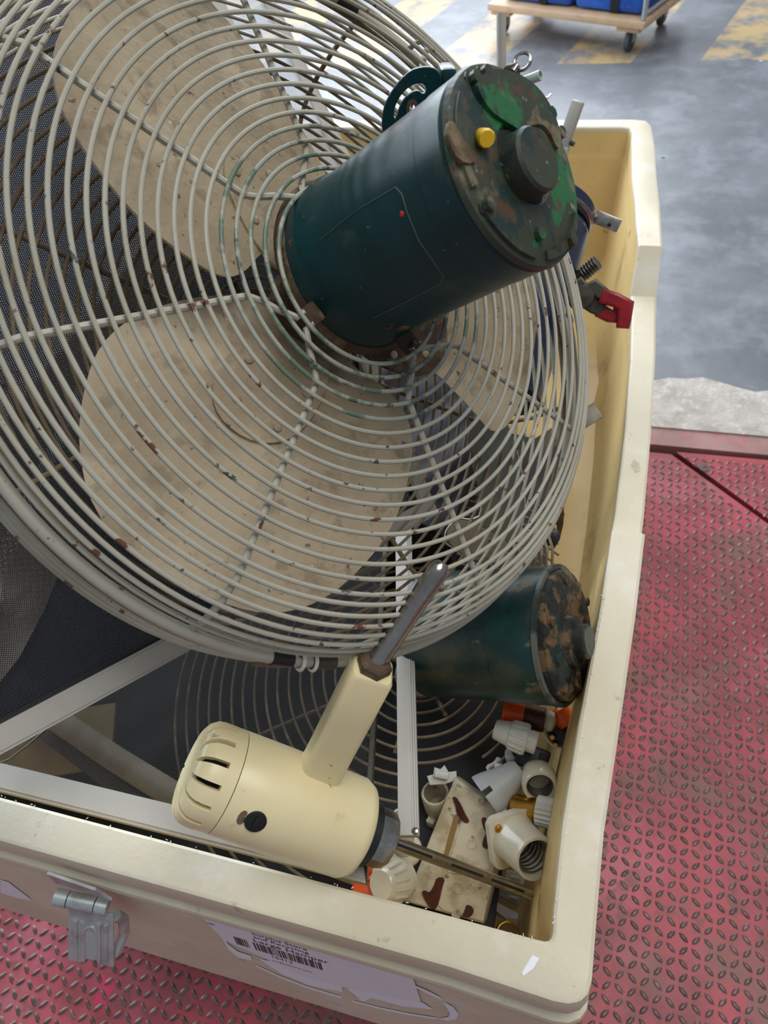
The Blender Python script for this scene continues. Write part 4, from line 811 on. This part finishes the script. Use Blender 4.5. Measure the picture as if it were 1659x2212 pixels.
# white slats and brass ring at the very front
for nm, lb, px, dep in (('plastic_strip', 'wide flat white plastic strip in the near right corner', [(1062, 1958), (1072, 1950), (1140, 1988), (1136, 2010), (1124, 2008)], .935), ('plastic_strip', 'small white plastic offcut beside the square-flanged lampholder', [(1095, 1880), (1134, 1892), (1130, 1912), (1092, 1900)], .925), ('plastic_strip', 'dull grey plastic strip under the stirrer shaft tip', [(1064, 1925), (1080, 1916), (1150, 1946), (1140, 1966)], .95)):
    t, M = bracket(nm, lb, px, dep, .006, M_plasw if 'grey' not in lb else M_plasg, 'strip', None, 0); b = MB(); b.box(M @ T((0, 0, .001)), .012, .003, .003, .0006); b.build('stiffening_rib', M_plasw, t)
b = MB(); b.circ(fr(D(1096, 2018, .90), V((.2, -.2, 1))), .013, .0022, 40, 8); tag(b.build('brass_ring', M_brass, None), 'brass ring lying in the near right corner behind the front rim', 'ring')
# ------------------------------------------------------------ far half of the tub
o0, o1 = D(1066, 860, 1.10), D(1176, 484, 1.150); az = toward(o0, o1); L_ = (o1-o0).length; M = fr(o0, az, V((1, 0, .3)))
t = thing('motor_can', 'dark navy cylindrical motor behind the fan motor, by the right wall', 'motor', M)
b = MB(); b.lathe(M, [(0, 0), (.064, 0), (.072, .006), (.0725, L_-.016), (.069, L_-.004), (.064, L_), (0, L_)], 56); b.build('can', M_navy, t, ang=40)
MB().lathe(M, [(.0, L_), (.0695, L_), (.0695, L_+.012), (0, L_+.012)], 48).build('gap_ring', M_dark, t)
b = MB(); b.lathe(M, [(.0695, L_+.008), (.0725, L_+.010), (.0735, L_+.012), (.0725, L_+.014), (.0695, L_+.014)], 56); b.build('band', M_steel, t)
b = MB(); b.lathe(M, [(0, L_+.012), (.071, L_+.012), (.0715, L_+.030), (.066, L_+.036), (0, L_+.036)], 56); b.build('end_cap', M_navy, t, ang=35)
b = MB(); b.box(M @ T((-.015, .010, L_+.048)), .045, .040, .028, .003); b.build('terminal_box', M_navy, t)
qa, qb = D(1292, 470, 1.145), D(1330, 486, 1.145); b = MB(); b.box(fr((qa+qb)/2, (CAM-qa)+V((0, 0, .2)), qb-qa), (qb-qa).length+.012, .020, .004, .001); tb2 = b.build('mounting_tab', M_steel, t)
b = MB(); b.cyl(fr(D(1316, 486, 1.138), CAM-qa), .003, .003, 14); b.build('tab_hole', M_dark, tb2)
o0, o1 = D(1262, 590, 1.10), D(1290, 566, 1.085); M = fr(o0, o1-o0); t = thing('bolt', 'short threaded bolt standing beside the navy motor', 'bolt', M)
b = MB(); b.lathe(M, [(0, -.02), (.0095, -.02), (.0105, (o1-o0).length), (0, (o1-o0).length)], 20); b.build('shank', M_dsteel, t)
b = MB(); rings(b, M, .0106, 0, (o1-o0).length-.001, 6, .0010); b.build('thread', M_steel, t)
o0 = D(1224, 690, 1.105); M = fr(o0, V((1, .3, .3))); b = MB(); b.lathe(M, [(0, -.03), (.013, -.03), (.0145, 0), (.012, .006), (.005, .009), (0, .009)], 24); t = thing('rubber_foot', 'dark grey rubber foot poking out below the navy motor', 'foot', M); b.build('foot', M_tire, t)
b = MB(); b.lathe(M, [(0, -.034), (.006, -.034), (.006, -.03), (0, -.03)], 12); b.build('stud', M_dsteel, t)
# pliers
PD = 1.06
t = thing('pliers', 'grey steel pliers with red grips hanging against the far right wall', 'pliers', D(1262, 640, PD))
nP = (CAM-D(1280, 640, PD)).normalized()
def strip(px, wd, th, mat, nm, par, dep=PD, off=0):
    q = [onp(x, y, D(1280, 640, dep)+nP*off, nP) for x, y in px]; M = fr(q[0], nP, V((1, 0, 0))); Mi = M.inverted(); l = [(Mi @ p).to_2d() for p in q]; L1 = []; R1 = []
    for i, p in enumerate(l):
        d = (l[min(i+1, len(l)-1)]-l[max(i-1, 0)]).normalized(); n_ = V((-d.y, d.x)); wv = wd[i]*dep/FP/2; L1.append(p+n_*wv); R1.append(p-n_*wv)
    return plate(nm, M, [tuple(p) for p in L1+R1[::-1]], [], th, mat, par, bev=th*.3)
strip([(1236, 660), (1262, 638), (1285, 620), (1310, 640)], [30, 34, 24, 18], .010, M_dsteel, 'jaw_half', t)
strip([(1242, 612), (1262, 640), (1285, 662), (1302, 672)], [30, 36, 24, 18], .010, M_dsteel, 'jaw_half', t, PD, -.008)
strip([(1303, 640), (1330, 648), (1352, 660), (1348, 690), (1346, 703)], [20, 18, 22, 18, 16], .014, M_red, 'grip', t, PD, 0)
strip([(1298, 672), (1316, 682), (1328, 684), (1336, 676), (1341, 656)], [18, 16, 15, 14, 14], .014, M_red, 'grip', t, PD, -.010)
q = onp(1260, 640, D(1280, 640, PD)+nP*.006, nP); b = MB(); b.lathe(fr(q, nP), [(0, -.002), (.016, -.002), (.015, .002), (0, .003)], 28); b.build('pivot', M_dsteel, t)
# folded steel strip
qa, qb = D(1105, 990, 1.04), D(1282, 905, 1.085); M = fr((qa+qb)/2, (CAM-qb).normalized()+V((0, .3, .1)), qb-qa); l = (qb-qa).length
t = thing('steel_channel', 'dark folded steel channel sticking out to the right from under the fan cage', 'channel', M)
b = MB(); b.box(M, l, .026, .0022, .0005); b.build('web', M_dsteel, t)
b = MB(); b.box(M @ T((0, .0135, -.007)), l-.02, .0022, .014, .0005); b.build('flange', M_dsteel, t)
# clasp hanging on the right wall
t = thing('toggle_clamp', 'brass and black sprung clamp standing by the right wall, above the green motor', 'clamp', D(1195, 1120, 1.02))
nP = (CAM-D(1195, 1100, 1.02)).normalized(); PDc = 1.02
def cplate(px, th, mat, nm, off=0, holes=()):
    c = D(1195, 1100, PDc)+nP*off; M = fr(c, nP, V((1, 0, 0))); Mi = M.inverted(); f = lambda l: [((Mi @ onp(x, y, c, nP)).x, (Mi @ onp(x, y, c, nP)).y) for x, y in l]
    return plate(nm, M, f(px), [f(h) for h in holes], th, mat, t, bev=th*.2)
cplate([(1206, 1030), (1217, 1026), (1220, 1060), (1217, 1090), (1216, 1130), (1208, 1165), (1196, 1185), (1182, 1172), (1186, 1140), (1198, 1110), (1206, 1070)], .004, pm('dark_bronze', (78, 54, 28), [((40, 26, 14), 30, .55, .1, .7)], .4, metal=.6), 'arm', 0, [[(1210+4*math.cos(a), 1044+4*math.sin(a)) for a in [i*PI/5 for i in range(10)]], [(1199+5*math.cos(a), 1140+14*math.sin(a)) for a in [i*PI/6 for i in range(12)]]])
b = MB(); b.tube([D(1202, 1040, PDc-.01), D(1200, 1075, PDc-.01)], .0045, 12); rings(b, fr(D(1202, 1042, PDc-.01), D(1200, 1075, PDc-.01)-D(1202, 1042, PDc-.01)), .0045, 0, .022, 8, .0008); b.build('spring', M_brass, t)
b = MB(); b.tube([D(1199, 1078, PDc-.008), D(1194, 1120, PDc-.008), D(1188, 1150, PDc-.008)], .0048, 10); b.build('plunger', M_steel, t)
b = MB(); b.lathe(fr(D(1190, 1158, PDc), nP), [(0, -.006), (.012, -.006), (.013, .004), (.008, .007), (0, .007)], 20); b.build('knob', M_black, t)
b = MB(); b.tube([D(1208, 1098, PDc), D(1216, 1110, PDc), D(1212, 1126, PDc), D(1202, 1130, PDc)], .0026, 8); b.build('hook', M_brown, t)
# loose grey blade under the cage
px = [(1030, 905), (1060, 888), (1092, 905), (1112, 958), (1128, 1020), (1134, 1080), (1130, 1130), (1112, 1170), (1080, 1205), (1050, 1222), (1015, 1212), (985, 1188), (958, 1170), (964, 1140), (990, 1118), (1018, 1122), (1040, 1112), (1036, 1060), (1022, 1010), (1010, 955), (1016, 925)]
c = D(1070, 1070, .93); nn_ = ((CAM-c).normalized()+V((.25, -.3, 0))).normalized(); M = fr(c, nn_, V((1, 0, 0))); Mi = M.inverted(); loc = [((Mi @ onp(x, y, c, nn_)).x, (Mi @ onp(x, y, c, nn_)).y) for x, y in px]
t = thing('loose_fan_blade', 'loose grey sheet metal fan blade with a dusty end, seen through the cage at right', 'blade', M)
plate('blade_sheet', M, smooth(loc, 1), [], .0024, M_grey, t, bev=.0006)
b = MB(); b.tube([M @ V((x, y, .0018)) for x, y in smooth(loc, 1)[6:34]], .0008, 5); b.build('bright_edge', M_plasw, t)
t2 = [((Mi @ onp(x, y, c, nn_)).x, (Mi @ onp(x, y, c, nn_)).y) for x, y in [(968, 1172), (966, 1142), (990, 1122), (1020, 1126), (1060, 1150), (1100, 1172), (1078, 1198), (1050, 1214), (1016, 1206)]]
plate('blade_root', M @ T((0, 0, .0026)), smooth(t2, 1), [], .002, M_blade, t, bev=.0005)
# bundle of brown wires behind the green motor
t = thing('wire_rack', 'dusty brown wire rack between the green motor and the clamp', 'rack', D(1150, 1190, 1.0))
for i in range(8):
    f_ = i/7; b = MB(); b.tube([D(1098+86*f_, 1140+14*f_, 1.02-.02*f_), D(1112+82*f_, 1180+6*f_, .99), D(1100+92*f_, 1240, .99)], .0022, 6); b.build('rack_wire', M_cageb, t)
b = MB(); b.tube([D(1094, 1142, 1.02), D(1190, 1154, 1.0)], .003, 6); b.build('rack_bar', M_cageb, t)
# stand of rods behind the fan motor
t = thing('rod_stand', 'pale steel rod stand with wing screw and open tube, behind the fan motor', 'stand', D(1120, 620, 1.20))
b = MB(); b.tube([D(1083, 28, .98), D(1083, 300, 1.06), D(1085, 640, 1.22)], .0065, 18); b.build('upright', M_alu, t)
va, vb = D(1085, 195, 1.03), D(1168, 162, .99); M = fr(va, vb-va); l = (vb-va).length
b = MB(); b.lathe(M, [(0, -.06), (.0068, -.06), (.0068, l), (.0050, l), (.0050, l-.03), (0, l-.03)], 24); b.build('cross_tube', pm('pale_green_tube', (176, 196, 184), rough=.35), t, ang=40)
b = MB(); b.box(fr(D(1106, 158, 1.0), CAM-va, vb-va), .020, .022, .02, .003); b.build('clamp_block', M_dsteel, t)
cw_ = D(1128, 133, .99); b = MB(); b.circ(fr(cw_, (CAM-cw_).normalized()+V((-.3, .2, .5)), V((1, 0, 0))) , .0115, .0024, 28, 8); b.tube([D(1108, 155, .99), D(1117, 142, .99)], .0045, 10); b.build('wing_screw', M_steel, t)
b = MB(); b.tube([D(1172, 212, 1.0), D(1184, 210, 1.0), D(1190, 203, 1.0)], .0016, 6); b.build('small_hook', M_steel, t)
# white lever tool
la_, lb_ = D(1246, 218, 1.16), D(1196, 385, 1.24); M = fr((la_+lb_)/2, (CAM-la_).normalized()+V((-.35, 0, 0)), lb_-la_); l = (lb_-la_).length
t = thing('lever_handle', 'off-white metal lever handle leaning beyond the fan motor at the far rim', 'lever', M)
b = MB(); b.box(M @ T((-l*.20, 0, 0)), l*.60, .019, .016, .003); b.build('handle', M_alu, t)
b = MB(); b.box(M @ T((l*.28, 0, .002)), l*.44, .024, .014, .002); b.build('clevis', M_alu, t)
b = MB(); b.cyl(M @ T((0, -.017, 0)) @ RX(-PI/2), .004, .034, 14); b.build('cross_pin', M_dsteel, t)
b = MB(); b.tube([lb_, lb_.lerp(V((-.13, 1.40, .42)), .3), V((-.13, 1.40, .415))], .007, 12); b.build('shank', M_alu, t)
b = MB(); b.cyl(M @ T((l*.16, .004, .006)), .0018, .004, 10); b.build('rivet', M_dsteel, t)
# ------------------------------------------------------------ floor: washer, dolly
wp = U(1521, 1011, 0); b = MB(); b.lathe(T(wp), [(.005, 0), (.0125, 0), (.0125, .002), (.005, .002), (.005, 0)], 24); tag(b.build('washer', M_steel, None), 'steel washer lying on the red deck near its far edge', 'washer')
zt = .150
A_, B_ = U(1052, 8, zt), U(1392, 50, zt); dx = (B_-A_).normalized(); dy = V((-dx.y, dx.x, 0)); wd_ = (B_-A_).length
DM = Matrix(((dx.x, dy.x, 0, A_.x), (dx.y, dy.y, 0, A_.y), (0, 0, 1, zt), (0, 0, 0, 1)))
t = thing('dolly', 'pale wooden platform dolly on grey casters standing on the striped floor', 'dolly', T((A_.x, A_.y, 0)))
for i in range(4):
    b = MB(); b.box(DM @ T((wd_/2, .062+i*.124, -.016)), wd_, .118, .030, .003); b.build('deck_board', M_wood, t)
for xx, yy in ((.06, .09), (wd_-.09, .09), (.06, .44), (wd_-.09, .44)):
    b = MB(); b.box(DM @ T((xx, yy, -.045)), .115, .12, .026, .003); b.build('caster_block', M_wood, t)
    ct = MB(); ct.lathe(DM @ T((xx-.014, yy-.02, -zt+.044)) @ RY(PI/2) @ RZ(.3), [(0, 0), (.036, 0), (.044, .005), (.044, .023), (.036, .028), (0, .028)], 28); cs = ct.build('caster_wheel', M_tire, t, ang=40)
    ct = MB(); ct.box(DM @ T((xx-.018, yy-.012, -.080)), .003, .04, .06); ct.box(DM @ T((xx+.018, yy-.012, -.080)), .003, .04, .06); ct.box(DM @ T((xx, yy-.005, -.061)), .06, .07, .006); ct.build('caster_fork', M_galv, cs)
for i, (x0, x1, lb) in enumerate(((.05, wd_*.52, 'glossy blue wrapped bale at the left on the dolly'), (wd_*.535, wd_-.04, 'glossy blue wrapped bale at the right on the dolly'))):
    b = MB(); b.box(DM @ T(((x0+x1)/2, .27, .092)), x1-x0, .42, .18, .03); M = DM @ T(((x0+x1)/2, .27, 0)); t = thing('bale', lb, 'bale', M); b.build('wrap', M_blue, t)
    b = MB(); b.box(DM @ T((x0+(x1-x0)*.6, .27, .092)), .02, .432, .192, .031); b.build('strap', M_rubber, t)
b = MB(); xx = wd_-.018; b.tube([DM @ V((xx, .03, .004)), DM @ V((xx, .03, .5))], .012, 12); b.tube([DM @ V((xx, .45, .004)), DM @ V((xx, .45, .5))], .012, 12); b.tube([DM @ V((xx, .03, .022)), DM @ V((xx, .45, .022))], .009, 10)
b.build('end_frame', M_galv, bpy.data.objects['dolly'])
# scraps of litter on the hall floor
random.seed(21)
for (x, y), lb, mt in (((838, 31), 'bright pink scrap of paper on the striped floor', pm('pink_paper', (240, 120, 200), rough=.6)), ((1432, 340), 'tiny green scrap on the grey floor right of the tub', pm('green_scrap', (60, 150, 100), rough=.5)), ((1644, 132), 'white paper scrap on the floor at the right edge', M_sticker)):
    p = U(x, y, .001); r = .022 if 'pink' in lb else .008; b = MB(); b.prism(T(p), [(r*random.uniform(.6, 1.1)*math.cos(a), r*.7*random.uniform(.6, 1.1)*math.sin(a)) for a in [i*PI/4 for i in range(8)]], .0015); tag(b.build('paper_scrap', mt, None, ang=0), lb, 'scrap')
